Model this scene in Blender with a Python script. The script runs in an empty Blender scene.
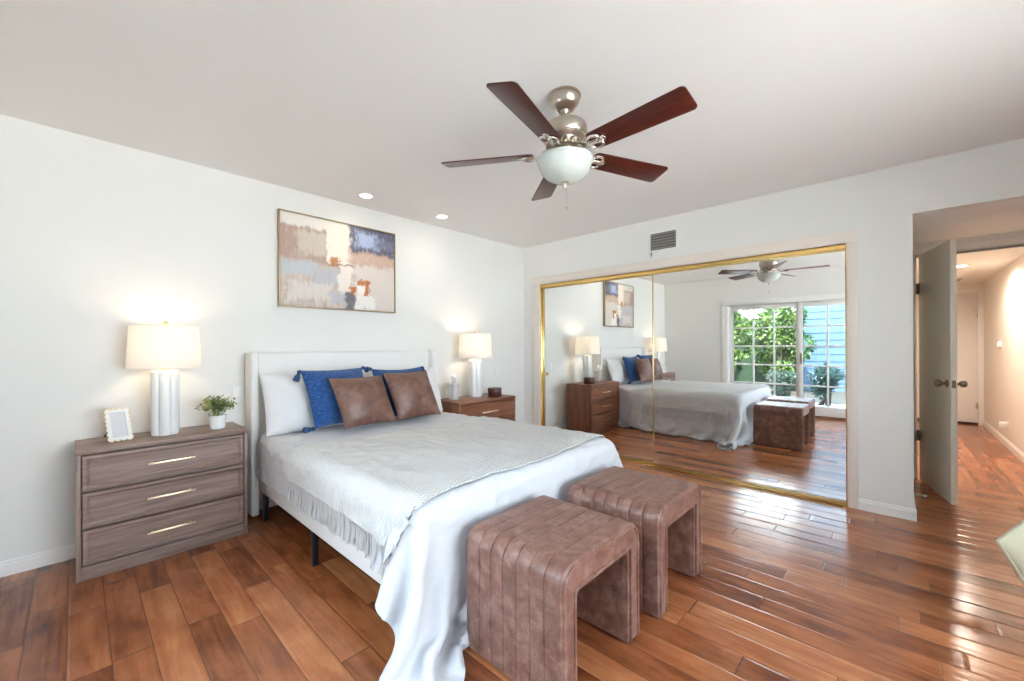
import bpy, bmesh, math, random
import numpy as np
from mathutils import Vector, Matrix, noise

S = bpy.context.scene
COL = S.collection
PI = math.pi
random.seed(7)

# ------------------------------------------------------------------ camera
FOC, YAW, CV, CAMH, ROLL = 408.0, 0.7519, 345.55, 1.284, -0.0048
cd = bpy.data.cameras.new('camera')
cam = bpy.data.objects.new('camera', cd)
COL.objects.link(cam)
cd.sensor_fit = 'HORIZONTAL'
cd.sensor_width = 36.0
cd.lens = FOC / 1024 * 36.0
cd.shift_y = (CV - 340.5) / 1024
cd.clip_start = 0.02
fwd = Vector((math.cos(YAW), math.sin(YAW), 0))
rgt = Vector((math.sin(YAW), -math.cos(YAW), 0))
up = Vector((0, 0, 1))
cr = rgt * math.cos(ROLL) + up * math.sin(ROLL)
cu = up * math.cos(ROLL) - rgt * math.sin(ROLL)
cam.matrix_world = Matrix((
    (cr.x, cu.x, -fwd.x, 0), (cr.y, cu.y, -fwd.y, 0), (cr.z, cu.z, -fwd.z, CAMH), (0, 0, 0, 1)))
S.camera = cam

# ------------------------------------------------------------------ light, sky, exposure
S.view_settings.view_transform = 'Standard'
S.view_settings.look = 'None'
S.view_settings.gamma = 1.0
S.view_settings.use_curve_mapping = False
S.view_settings.exposure = 0.90
SKY = 9.0
SKY_DIM = 13.0
LAMP_W = 3.3
world = bpy.data.worlds.new('sky')
S.world = world
world.use_nodes = True
wn = world.node_tree
bg = wn.nodes['Background']
bg.inputs['Color'].default_value = (0.79, 0.895, 1.0, 1)
# hazy sky, much brighter on the sunny (-Y) side of the house
_tc = wn.nodes.new('ShaderNodeTexCoord')
_sx = wn.nodes.new('ShaderNodeSeparateXYZ')
_mr = wn.nodes.new('ShaderNodeMapRange')
_mr.interpolation_type = 'SMOOTHSTEP'
_mr.inputs['From Min'].default_value = 0.15
_mr.inputs['From Max'].default_value = -0.85
_mr.inputs['To Min'].default_value = SKY_DIM
_mr.inputs['To Max'].default_value = SKY
wn.links.new(_tc.outputs['Generated'], _sx.inputs[0])
wn.links.new(_sx.outputs['Y'], _mr.inputs['Value'])
wn.links.new(_mr.outputs[0], bg.inputs['Strength'])
sd = bpy.data.lights.new('sun', 'SUN')
sd.energy = 24.0
sd.angle = 0.01
sd.color = (1.0, 0.96, 0.90)
sun = bpy.data.objects.new('sun', sd)
COL.objects.link(sun)
sun.rotation_euler = Vector((-0.75, 0.0, -1.0)).to_track_quat('-Z', 'Y').to_euler()
S.cycles.use_denoising = True
S.cycles.max_bounces = 14
S.cycles.diffuse_bounces = 8
S.cycles.glossy_bounces = 6
S.cycles.transparent_max_bounces = 16
S.cycles.sample_clamp_indirect = 8.0
S.cycles.caustics_reflective = True
S.cycles.caustics_refractive = False


def area_portal(name, loc, rot, sx, sy):
    l = bpy.data.lights.new(name, 'AREA')
    l.shape = 'RECTANGLE'
    l.size, l.size_y = sx, sy
    l.cycles.is_portal = True
    o = bpy.data.objects.new(name, l)
    COL.objects.link(o)
    o.location = loc
    o.rotation_euler = rot
    return o


# ------------------------------------------------------------------ materials
def srgb(r, g, b):
    def f(c):
        c /= 255.0
        return c / 12.92 if c <= 0.04045 else ((c + 0.055) / 1.055) ** 2.4
    return (f(r), f(g), f(b), 1.0)


class NT:
    """little node-tree helper"""
    def __init__(self, name):
        self.m = bpy.data.materials.new(name)
        self.m.use_nodes = True
        self.t = self.m.node_tree
        self.p = self.t.nodes['Principled BSDF']
        self.out = self.t.nodes['Material Output']

    def n(self, typ, **kw):
        nd = self.t.nodes.new(typ)
        for k, v in kw.items():
            setattr(nd, k, v)
        return nd

    def l(self, a, b):
        self.t.links.new(a, b)

    def math(self, op, a, b=None, c=None):
        nd = self.n('ShaderNodeMath', operation=op)
        for i, v in enumerate((a, b, c)):
            if v is None:
                continue
            if isinstance(v, (int, float)):
                nd.inputs[i].default_value = v
            else:
                self.l(v, nd.inputs[i])
        return nd.outputs[0]

    def mix(self, fac, a, b, blend='MIX'):
        nd = self.n('ShaderNodeMix', data_type='RGBA', blend_type=blend)
        for s, v in ((0, fac), (6, a), (7, b)):
            if isinstance(v, (int, float, tuple)):
                nd.inputs[s].default_value = v
            else:
                self.l(v, nd.inputs[s])
        return nd.outputs[2]

    def coord(self, scale=(1, 1, 1), rot=(0, 0, 0), kind='Object'):
        tc = self.n('ShaderNodeTexCoord')
        mp = self.n('ShaderNodeMapping')
        mp.inputs['Scale'].default_value = scale
        mp.inputs['Rotation'].default_value = rot
        self.l(tc.outputs[kind], mp.inputs[0])
        return mp.outputs[0]

    def noise(self, vec, scale, detail=3, rough=0.5, dist=0.0):
        nd = self.n('ShaderNodeTexNoise')
        nd.inputs['Scale'].default_value = scale
        nd.inputs['Detail'].default_value = detail
        nd.inputs['Roughness'].default_value = rough
        nd.inputs['Distortion'].default_value = dist
        self.l(vec, nd.inputs['Vector'])
        return nd

    def ramp(self, fac, stops):
        nd = self.n('ShaderNodeValToRGB')
        e = nd.color_ramp.elements
        e[0].position, e[0].color = stops[0]
        e[1].position, e[1].color = stops[-1]
        for pos, c in stops[1:-1]:
            x = e.new(pos)
            x.color = c
        self.l(fac, nd.inputs[0])
        return nd.outputs[0]

    def bump(self, h, strength=0.3, dist=0.01, normal=None):
        nd = self.n('ShaderNodeBump')
        nd.inputs['Strength'].default_value = strength
        nd.inputs['Distance'].default_value = dist
        self.l(h, nd.inputs['Height'])
        if normal is not None:
            self.l(normal, nd.inputs['Normal'])
        self.l(nd.outputs[0], self.p.inputs['Normal'])
        return nd.outputs[0]


def plain(name, col, rough=0.5, metal=0.0, spec=0.5, nvar=0.0, nscale=20.0, bump=0.0):
    k = NT(name)
    k.p.inputs['Base Color'].default_value = col
    k.p.inputs['Roughness'].default_value = rough
    k.p.inputs['Metallic'].default_value = metal
    k.p.inputs['Specular IOR Level'].default_value = spec
    v = k.coord()
    nz = k.noise(v, nscale, 4)
    if nvar:
        dark = tuple(c * (1 - nvar) for c in col[:3]) + (1,)
        k.l(k.mix(nz.outputs[0], dark, col), k.p.inputs['Base Color'])
    if bump:
        k.bump(nz.outputs[0], bump, 0.004)
    return k.m


def wall_paint(name, col, rough=0.6):
    k = NT(name)
    v = k.coord()
    nz = k.noise(v, 60, 3)
    k.p.inputs['Base Color'].default_value = col
    k.p.inputs['Roughness'].default_value = rough
    k.p.inputs['Specular IOR Level'].default_value = 0.25
    k.bump(nz.outputs[0], 0.04, 0.003)
    return k.m


def wood(name, c_dark, c_mid, c_light, axis='X', rough=0.4, scale=1.0, spec=0.4):
    """straight-grained veneer, grain running along an axis"""
    k = NT(name)
    s = {'X': (1.6, 26, 26), 'Y': (26, 1.6, 26), 'Z': (26, 26, 1.6)}[axis]
    v = k.coord(tuple(a * scale for a in s))
    n1 = k.noise(v, 1.0, 6, 0.62, 0.6)
    v2 = k.coord(tuple(a * scale * 3.5 for a in s))
    n2 = k.noise(v2, 1.0, 3, 0.6, 0.2)
    f = k.math('ADD', k.math('MULTIPLY', n1.outputs[0], 0.72), k.math('MULTIPLY', n2.outputs[0], 0.28))
    c = k.ramp(f, [(0.33, c_dark), (0.5, c_mid), (0.66, c_light)])
    k.l(c, k.p.inputs['Base Color'])
    k.p.inputs['Roughness'].default_value = rough
    k.p.inputs['Specular IOR Level'].default_value = spec
    k.bump(n2.outputs[0], 0.08, 0.002)
    return k.m


def plank_floor(name, along='Y', W=0.127, L=0.78):
    """hand-scraped hardwood boards with random lengths and tones"""
    k = NT(name)
    tc = k.n('ShaderNodeTexCoord')
    sp = k.n('ShaderNodeSeparateXYZ')
    k.l(tc.outputs['Object'], sp.inputs[0])
    a, b = (sp.outputs['X'], sp.outputs['Y']) if along == 'Y' else (sp.outputs['Y'], sp.outputs['X'])
    ra = k.math('DIVIDE', k.math('ADD', a, 0.03), W)
    row = k.math('FLOOR', ra)
    fr = k.math('FRACT', ra)
    wr = k.n('ShaderNodeTexWhiteNoise', noise_dimensions='1D')
    k.l(row, wr.inputs['W'])
    off = k.math('MULTIPLY', wr.outputs['Value'], 7.3)
    lb = k.math('ADD', k.math('DIVIDE', b, L), off)
    # uneven board lengths
    lb2 = k.math('ADD', lb, k.math('MULTIPLY', k.math('SINE', k.math('MULTIPLY', lb, 2.4)), 0.22))
    colm = k.math('FLOOR', lb2)
    fc = k.math('FRACT', lb2)
    cmb = k.n('ShaderNodeCombineXYZ')
    k.l(row, cmb.inputs[0])
    k.l(colm, cmb.inputs[1])
    wn2 = k.n('ShaderNodeTexWhiteNoise', noise_dimensions='2D')
    k.l(cmb.outputs[0], wn2.inputs['Vector'])
    rnd = wn2.outputs['Value']
    # distance to the seams
    da = k.math('MULTIPLY', k.math('MINIMUM', fr, k.math('SUBTRACT', 1.0, fr)), W)
    dc = k.math('MULTIPLY', k.math('MINIMUM', fc, k.math('SUBTRACT', 1.0, fc)), L)
    d = k.math('MINIMUM', da, dc)
    seam = k.n('ShaderNodeMapRange')
    seam.inputs['From Min'].default_value = 0.0006
    seam.inputs['From Max'].default_value = 0.0026
    k.l(d, seam.inputs['Value'])
    bev = k.n('ShaderNodeMapRange', interpolation_type='SMOOTHSTEP')
    bev.inputs['From Min'].default_value = 0.0
    bev.inputs['From Max'].default_value = 0.011
    k.l(d, bev.inputs['Value'])
    # grain coordinates shifted per board
    vm = k.n('ShaderNodeVectorMath', operation='ADD')
    cmb2 = k.n('ShaderNodeCombineXYZ')
    k.l(k.math('MULTIPLY', rnd, 37.0), cmb2.inputs[2])
    k.l(tc.outputs['Object'], vm.inputs[0])
    k.l(cmb2.outputs[0], vm.inputs[1])
    mp = k.n('ShaderNodeMapping')
    mp.inputs['Scale'].default_value = (18, 1.8, 1) if along == 'Y' else (1.8, 18, 1)
    k.l(vm.outputs[0], mp.inputs[0])
    g1 = k.noise(mp.outputs[0], 1.0, 6, 0.6, 0.8)
    mp2 = k.n('ShaderNodeMapping')
    mp2.inputs['Scale'].default_value = (8, 4, 1) if along == 'Y' else (4, 8, 1)
    k.l(vm.outputs[0], mp2.inputs[0])
    g2 = k.noise(mp2.outputs[0], 1.0, 4, 0.55, 0.4)
    tone = k.math('ADD', k.math('MULTIPLY', g1.outputs[0], 0.50),
                  k.math('ADD', k.math('MULTIPLY', g2.outputs[0], 0.42), k.math('MULTIPLY', rnd, 0.28)))
    c = k.ramp(tone, FLOOR_STOPS)
    c = k.mix(seam.outputs[0], (0.11, 0.042, 0.018, 1), c)
    k.l(c, k.p.inputs['Base Color'])
    k.l(k.math('ADD', 0.13, k.math('MULTIPLY', g1.outputs[0], 0.13)), k.p.inputs['Roughness'])
    k.p.inputs['Specular IOR Level'].default_value = 0.55
    # scraped surface
    mp3 = k.n('ShaderNodeMapping')
    mp3.inputs['Scale'].default_value = (46, 2.0, 1) if along == 'Y' else (2.0, 46, 1)
    k.l(vm.outputs[0], mp3.inputs[0])
    g3 = k.noise(mp3.outputs[0], 1.0, 2, 0.5, 0.3)
    h = k.math('ADD', bev.outputs[0], k.math('MULTIPLY', g3.outputs[0], 1.15))
    h = k.math('ADD', h, k.math('MULTIPLY', rnd, 0.35))
    k.bump(h, 0.55, 0.0022)
    return k.m


FLOOR_STOPS = [(0.34, (0.105, 0.027, 0.010, 1)), (0.50, (0.25, 0.076, 0.027, 1)),
               (0.64, (0.38, 0.128, 0.047, 1)), (0.82, (0.54, 0.22, 0.092, 1))]


def fabric(name, col, rough=0.9, weave=900.0, wb=0.25, wrinkle=0.0, wscale=9.0, var=0.06, sheen=0.2):
    k = NT(name)
    v = k.coord()
    n0 = k.noise(v, weave * 0.25, 2)
    n1 = k.noise(v, wscale, 4, 0.55, 0.6)
    dark = tuple(c * (1 - var) for c in col[:3]) + (1,)
    k.l(k.mix(n0.outputs[0], dark, col), k.p.inputs['Base Color'])
    k.p.inputs['Roughness'].default_value = rough
    k.p.inputs['Specular IOR Level'].default_value = 0.2
    k.p.inputs['Sheen Weight'].default_value = sheen
    b1 = k.bump(n0.outputs[0], wb, 0.001)
    if wrinkle:
        k.bump(n1.outputs[0], wrinkle, 0.02, b1)
    return k.m


def woven(name, c1, c2, scale=120.0):
    """coarse basket weave"""
    k = NT(name)
    v = k.coord()
    sp = k.n('ShaderNodeSeparateXYZ')
    nz = k.noise(v, 14, 3)
    k.l(v, sp.inputs[0])
    x = k.math('SINE', k.math('ADD', k.math('MULTIPLY', sp.outputs['X'], scale), k.math('MULTIPLY', nz.outputs[0], 5.0)))
    yz = k.math('ADD', sp.outputs['Y'], k.math('MULTIPLY', sp.outputs['Z'], 0.35))
    y = k.math('SINE', k.math('ADD', k.math('MULTIPLY', yz, scale * 1.5), k.math('MULTIPLY', nz.outputs[0], 4.0)))
    h = k.math('ADD', k.math('MULTIPLY', k.math('MULTIPLY', x, y), 0.5), 0.5)
    n2 = k.noise(v, 220, 3)
    hh = k.math('ADD', k.math('MULTIPLY', h, 0.7), k.math('MULTIPLY', n2.outputs[0], 0.3))
    k.l(k.ramp(hh, [(0.15, c1), (0.75, c2)]), k.p.inputs['Base Color'])
    k.p.inputs['Roughness'].default_value = 0.95
    k.p.inputs['Specular IOR Level'].default_value = 0.15
    k.bump(hh, 1.0, 0.008)
    return k.m


def chenille(name, c1, c2, c3):
    """plush yarn with short pale streaks"""
    k = NT(name)
    v = k.coord((45, 45, 150))
    n1 = k.noise(v, 1.0, 4, 0.7, 1.2)
    v2 = k.coord((140, 140, 320))
    n2 = k.noise(v2, 1.0, 2)
    f = k.math('ADD', k.math('MULTIPLY', n1.outputs[0], 0.75), k.math('MULTIPLY', n2.outputs[0], 0.25))
    k.l(k.ramp(f, [(0.34, c1), (0.52, c2), (0.70, c3)]), k.p.inputs['Base Color'])
    k.p.inputs['Roughness'].default_value = 0.9
    k.p.inputs['Specular IOR Level'].default_value = 0.15
    k.p.inputs['Sheen Weight'].default_value = 0.3
    k.bump(f, 0.8, 0.008)
    return k.m


def leather(name, stops, rough=0.42, scale=7.0):
    k = NT(name)
    v = k.coord()
    n1 = k.noise(v, scale, 7, 0.65, 0.5)
    n2 = k.noise(v, 160, 3, 0.5)
    f = k.math('ADD', k.math('MULTIPLY', n1.outputs[0], 0.8), k.math('MULTIPLY', n2.outputs[0], 0.2))
    k.l(k.ramp(f, stops), k.p.inputs['Base Color'])
    k.l(k.math('ADD', rough - 0.12, k.math('MULTIPLY', n1.outputs[0], 0.26)), k.p.inputs['Roughness'])
    k.p.inputs['Specular IOR Level'].default_value = 0.5
    k.bump(f, 0.22, 0.004)
    return k.m


def glass_pane(name, tint=(0.96, 0.98, 0.98, 1)):
    k = NT(name)
    tr = k.n('ShaderNodeBsdfTransparent')
    tr.inputs[0].default_value = tint
    gl = k.n('ShaderNodeBsdfGlossy')
    gl.inputs['Roughness'].default_value = 0.0
    fr = k.n('ShaderNodeFresnel')
    fr.inputs['IOR'].default_value = 1.45
    mx = k.n('ShaderNodeMixShader')
    k.l(fr.outputs[0], mx.inputs[0])
    k.l(tr.outputs[0], mx.inputs[1])
    k.l(gl.outputs[0], mx.inputs[2])
    k.l(mx.outputs[0], k.out.inputs[0])
    k.t.nodes.remove(k.p)
    return k.m


def mirror_mat(name):
    k = NT(name)
    k.p.inputs['Base Color'].default_value = (0.92, 0.94, 0.93, 1)
    k.p.inputs['Metallic'].default_value = 1.0
    k.p.inputs['Roughness'].default_value = 0.0
    return k.m


def emit(name, col, strength):
    k = NT(name)
    k.p.inputs['Base Color'].default_value = (0.9, 0.9, 0.9, 1)
    k.p.inputs['Emission Color'].default_value = col
    k.p.inputs['Emission Strength'].default_value = strength
    return k.m


def shade_cloth(name, col):
    k = NT(name)
    df = k.n('ShaderNodeBsdfDiffuse')
    tl = k.n('ShaderNodeBsdfTranslucent')
    v = k.coord((1, 1, 6))
    nz = k.noise(v, 90, 3)
    c = k.mix(nz.outputs[0], tuple(x * 0.94 for x in col[:3]) + (1,), col)
    k.l(c, df.inputs[0])
    k.l(c, tl.inputs[0])
    mx = k.n('ShaderNodeMixShader')
    mx.inputs[0].default_value = 0.46
    k.l(df.outputs[0], mx.inputs[1])
    k.l(tl.outputs[0], mx.inputs[2])
    k.l(mx.outputs[0], k.out.inputs[0])
    k.t.nodes.remove(k.p)
    return k.m


def leaf_mat(name, stops, transl=0.3):
    k = NT(name)
    v = k.coord()
    n = k.noise(v, 9, 3)
    c = k.ramp(n.outputs[0], stops)
    k.l(c, k.p.inputs['Base Color'])
    k.p.inputs['Roughness'].default_value = 0.45
    tl = k.n('ShaderNodeBsdfTranslucent')
    k.l(c, tl.inputs[0])
    mx = k.n('ShaderNodeMixShader')
    mx.inputs[0].default_value = transl
    k.l(k.p.outputs[0], mx.inputs[1])
    k.l(tl.outputs[0], mx.inputs[2])
    k.l(mx.outputs[0], k.out.inputs[0])
    return k.m


def painting_mat():
    """abstract block painting: brushed rectangles of colour, X across, Z up in metres from the lower left"""
    k = NT('abstract_painting')
    W_, H_ = 1.03, 0.77
    tc = k.n('ShaderNodeTexCoord')
    sp = k.n('ShaderNodeSeparateXYZ')
    k.l(tc.outputs['Object'], sp.inputs[0])
    u0 = k.math('DIVIDE', sp.outputs['X'], W_)
    v0 = k.math('SUBTRACT', 1.0, k.math('DIVIDE', sp.outputs['Z'], H_))
    mp = k.n('ShaderNodeMapping')
    mp.inputs['Scale'].default_value = (6, 6, 6)
    k.l(tc.outputs['Object'], mp.inputs[0])
    nA = k.noise(mp.outputs[0], 2.2, 8, 0.72, 0.6)
    sc = k.n('ShaderNodeSeparateColor')
    k.l(nA.outputs[1], sc.inputs[0])
    u = k.math('ADD', u0, k.math('MULTIPLY', k.math('SUBTRACT', sc.outputs[0], 0.5), 0.16))
    v = k.math('ADD', v0, k.math('MULTIPLY', k.math('SUBTRACT', sc.outputs[1], 0.5), 0.17))
    mp2 = k.n('ShaderNodeMapping')
    mp2.inputs['Scale'].default_value = (30, 30, 9)
    k.l(tc.outputs['Object'], mp2.inputs[0])
    nB = k.noise(mp2.outputs[0], 1.0, 5, 0.6)
    c = k.ramp(nB.outputs[0], [(0.35, srgb(188, 168, 158)), (0.65, srgb(214, 202, 192))])
    patches = [
        (-.1, .56, .12, .52, (176, 146, 132), .05, .85), (.12, .44, .17, .42, (203, 192, 178), .06, .9),
        (-.1, .56, -.1, .13, (232, 227, 219), .03, .95), (.36, .565, .05, .47, (238, 226, 210), .03, .95),
        (.57, 1.1, -.1, .33, (84, 86, 112), .04, .95), (.62, .82, .06, .25, (168, 184, 214), .06, .9),
        (.80, 1.1, .10, .22, (120, 124, 150), .05, .7),
        (.57, 1.1, .31, .47, (198, 166, 146), .06, .85), (.60, 1.1, .46, 1.1, (216, 206, 197), .05, .9),
        (-.1, .28, .50, .66, (186, 193, 199), .04, .85), (.24, .52, .55, .74, (184, 184, 190), .05, .8),
        (.05, .40, .74, .92, (216, 208, 200), .06, .8), (.46, .58, .46, .82, (236, 226, 216), .03, .9),
        (.39, .52, .80, .95, (184, 186, 194), .03, .85), (.52, .62, .81, 1.1, (98, 98, 110), .02, .9),
        (.63, .80, .82, .99, (236, 231, 226), .03, .9), (.40, .455, .41, .51, (186, 118, 58), .02, .9),
        (.45, .62, .47, .492, (150, 118, 88), .008, .9), (.62, .71, .68, .81, (240, 234, 226), .02, .95),
        (.55, .615, .735, .825, (192, 112, 48), .015, .95), (.63, .735, .635, .70, (196, 118, 54), .015, .95),
        (.695, .74, .66, .83, (186, 106, 46), .012, .95)]
    for (a, b, p, q, col, soft, alpha) in patches:
        d = k.math('MINIMUM', k.math('MINIMUM', k.math('SUBTRACT', u, a), k.math('SUBTRACT', b, u)),
                   k.math('MINIMUM', k.math('SUBTRACT', v, p), k.math('SUBTRACT', q, v)))
        d = k.math('ADD', d, k.math('MULTIPLY', k.math('SUBTRACT', nB.outputs[0], 0.5), soft * 3.2))
        mr = k.n('ShaderNodeMapRange')
        mr.inputs['From Min'].default_value = -soft * 0.4
        mr.inputs['From Max'].default_value = soft * 0.4
        mr.inputs['To Max'].default_value = alpha
        k.l(d, mr.inputs['Value'])
        c = k.mix(mr.outputs[0], c, srgb(*col))
    # dry-brush scrapes of pale paint over everything
    mp3 = k.n('ShaderNodeMapping')
    mp3.inputs['Scale'].default_value = (55, 55, 14)
    k.l(tc.outputs['Object'], mp3.inputs[0])
    nC = k.noise(mp3.outputs[0], 1.0, 7, 0.75, 0.3)
    mr = k.n('ShaderNodeMapRange')
    mr.inputs['From Min'].default_value = 0.54
    mr.inputs['From Max'].default_value = 0.66
    mr.inputs['To Max'].default_value = 0.45
    k.l(nC.outputs[0], mr.inputs['Value'])
    c = k.mix(mr.outputs[0], c, srgb(222, 212, 202))
    k.l(c, k.p.inputs['Base Color'])
    k.p.inputs['Roughness'].default_value = 0.6
    k.bump(nB.outputs[0], 0.3, 0.004)
    return k.m


M = {}
M['wall'] = wall_paint('wall_paint', (0.765, 0.76, 0.735, 1))
M['ceiling'] = wall_paint('ceiling_paint', (0.82, 0.81, 0.80, 1))
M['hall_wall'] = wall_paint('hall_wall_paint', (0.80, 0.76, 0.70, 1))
M['trim'] = plain('white_trim_paint', (0.82, 0.81, 0.79, 1), 0.35)
M['casing'] = plain('cream_casing_paint', (0.78, 0.70, 0.63, 1), 0.4)
M['door'] = plain('cream_door_paint', (0.80, 0.77, 0.67, 1), 0.35)
M['floor'] = plank_floor('hardwood_planks', 'Y')
M['floor_hall'] = plank_floor('hall_hardwood_planks', 'X')
M['brass'] = plain('polished_brass', (0.83, 0.56, 0.20, 1), 0.22, 1.0)
M['champagne'] = plain('champagne_metal', (0.80, 0.66, 0.47, 1), 0.32, 1.0)
M['gold'] = plain('gold_metal', (0.78, 0.60, 0.30, 1), 0.3, 1.0)
M['tag'] = plain('cream_tag_cloth', (0.52, 0.50, 0.46, 1), 0.8)
M['art_frame'] = plain('brushed_gold_wood', (0.42, 0.31, 0.18, 1), 0.4, 0.6)
M['bronze'] = plain('antique_bronze', (0.30, 0.24, 0.18, 1), 0.35, 1.0)
M['nickel'] = plain('brushed_nickel', (0.52, 0.46, 0.385, 1), 0.28, 1.0)
M['nickel_bright'] = plain('satin_nickel', (0.72, 0.68, 0.62, 1), 0.25, 1.0)
M['black'] = plain('black_powder_coat', (0.012, 0.013, 0.02, 1), 0.4)
M['mirror'] = mirror_mat('mirror_silver')
M['glass'] = glass_pane('clear_glass')
M['screen_glass'] = glass_pane('blue_tinted_glass', (0.78, 0.89, 0.95, 1))
M['dresser'] = wood('walnut_cool_light_tint', (0.150, 0.096, 0.076, 1), (0.265, 0.182, 0.150, 1), (0.375, 0.270, 0.228, 1), 'X', 0.42)  # cool window light is put into the colour of the shared walnut
M['dresser_side'] = wood('walnut_cool_light_tint_upright', (0.150, 0.096, 0.076, 1), (0.265, 0.182, 0.150, 1), (0.375, 0.270, 0.228, 1), 'Z', 0.42)
M['walnut'] = wood('walnut_warm_light_tint', (0.105, 0.036, 0.018, 1), (0.215, 0.080, 0.040, 1), (0.30, 0.125, 0.066, 1), 'X', 0.38)  # same walnut, with warm lamplight put into its colour
M['walnut_side'] = wood('walnut_warm_light_tint_upright', (0.105, 0.036, 0.018, 1), (0.215, 0.080, 0.040, 1), (0.30, 0.125, 0.066, 1), 'Z', 0.38)
M['blade'] = wood('cherry_fan_blade', (0.040, 0.008, 0.006, 1), (0.085, 0.017, 0.011, 1), (0.15, 0.036, 0.022, 1), 'X', 0.28)
M['upholstery'] = fabric('cream_upholstery', (0.80, 0.79, 0.77, 1), 0.9, 800)
M['mattress'] = fabric('mattress_ticking', (0.80, 0.80, 0.80, 1))
M['duvet'] = fabric('white_cotton', (0.61, 0.61, 0.635, 1), 0.85, 700, 0.15, 0.45, 11, 0.03)
M['pillowcase'] = fabric('white_pillowcase', (0.74, 0.74, 0.735, 1), 0.85, 700, 0.15, 0.25, 8, 0.03)
M['throw'] = woven('woven_throw', (0.56, 0.55, 0.535, 1), (0.72, 0.715, 0.70, 1), 240.0)
M['fringe'] = fabric('fringe_yarn', (0.62, 0.60, 0.58, 1), 0.95, 600)
M['blue'] = chenille('blue_chenille', (0.004, 0.018, 0.07, 1), (0.022, 0.085, 0.27, 1), (0.11, 0.25, 0.50, 1))
M['blue_tassel'] = fabric('blue_yarn', (0.025, 0.075, 0.17, 1), 0.95, 500)
M['brown_leather'] = leather('tan_leather', [(0.3, (0.085, 0.038, 0.026, 1)), (0.5, (0.17, 0.082, 0.058, 1)), (0.72, (0.29, 0.165, 0.125, 1))], 0.42, 8)
M['bench_leather'] = leather('bench_leather', [(0.32, (0.105, 0.042, 0.028, 1)), (0.5, (0.20, 0.094, 0.068, 1)), (0.68, (0.33, 0.19, 0.155, 1))], 0.40, 16)
M['ceramic'] = plain('white_glazed_ceramic', (0.80, 0.81, 0.80, 1), 0.16, 0, 0.5)
M['shade'] = shade_cloth('lamp_shade_linen', (0.92, 0.905, 0.885, 1))
M['bowl_glass'] = plain('frosted_white_glass', (0.56, 0.60, 0.56, 1), 0.25, 0, 0.5)
M['bulb'] = emit('warm_bulb', (1.0, 0.76, 0.48, 1), 30)
M['downlight'] = emit('downlight_lens', (1.0, 0.90, 0.76, 1), 14)
M['white_plastic'] = plain('white_plastic', (0.80, 0.80, 0.78, 1), 0.35)
M['vent_dark'] = plain('painted_duct_shade', (0.05, 0.045, 0.04, 1), 0.8)
M['vent_slat'] = plain('grey_vent_metal', (0.30, 0.28, 0.26, 1), 0.5)
M['burgundy'] = plain('burgundy_leatherette', (0.10, 0.022, 0.018, 1), 0.35, 0, 0.5, 0.3, 40)
M['vase'] = plain('pale_grey_ceramic', (0.62, 0.60, 0.57, 1), 0.25)
M['leaf'] = leaf_mat('small_leaves', [(0.35, (0.14, 0.20, 0.07, 1)), (0.52, (0.36, 0.40, 0.16, 1)), (0.66, (0.66, 0.62, 0.30, 1))])
M['soil'] = plain('soil', (0.03, 0.02, 0.012, 1), 0.9)
M['photo'] = plain('blank_print', (0.66, 0.66, 0.70, 1), 0.3, 0, 0.5, 0.1, 12)
M['art'] = painting_mat()
M['cushion'] = fabric('sage_linen', (0.42, 0.38, 0.265, 1), 0.9, 600, 0.3, 0.1)
M['chair_wood'] = plain('dark_chair_wood', (0.05, 0.025, 0.015, 1), 0.4)
M['shrub'] = leaf_mat('shrub_leaves', [(0.32, (0.006, 0.022, 0.004, 1)), (0.5, (0.030, 0.070, 0.012, 1)), (0.68, (0.12, 0.17, 0.032, 1))], 0.35)
M['shrub_dark'] = leaf_mat('dark_shrub_leaves', [(0.32, (0.004, 0.014, 0.010, 1)), (0.5, (0.010, 0.030, 0.020, 1)), (0.68, (0.025, 0.055, 0.03, 1))], 0.25)
M['bark'] = plain('bark', (0.09, 0.065, 0.045, 1), 0.9, 0, 0.2, 0.4, 30)
M['siding'] = plain('blue_painted_wall', (0.058, 0.082, 0.116, 1), 0.7, 0, 0.3, 0.1, 3)
M['backdrop'] = plain('dark_green_backdrop', (0.012, 0.030, 0.014, 1), 0.8, 0, 0.3, 0.15, 5)
M['patio'] = plain('concrete_patio', (0.55, 0.54, 0.52, 1), 0.85, 0, 0.3, 0.2, 8)
M['paving'] = plain('pale_bounce_paving', (0.70, 0.68, 0.64, 1), 0.85, 0, 0.3, 0.1, 4)
M['dark_gap'] = plain('dark_door_gap', (0.03, 0.015, 0.01, 1), 0.5)


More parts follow.
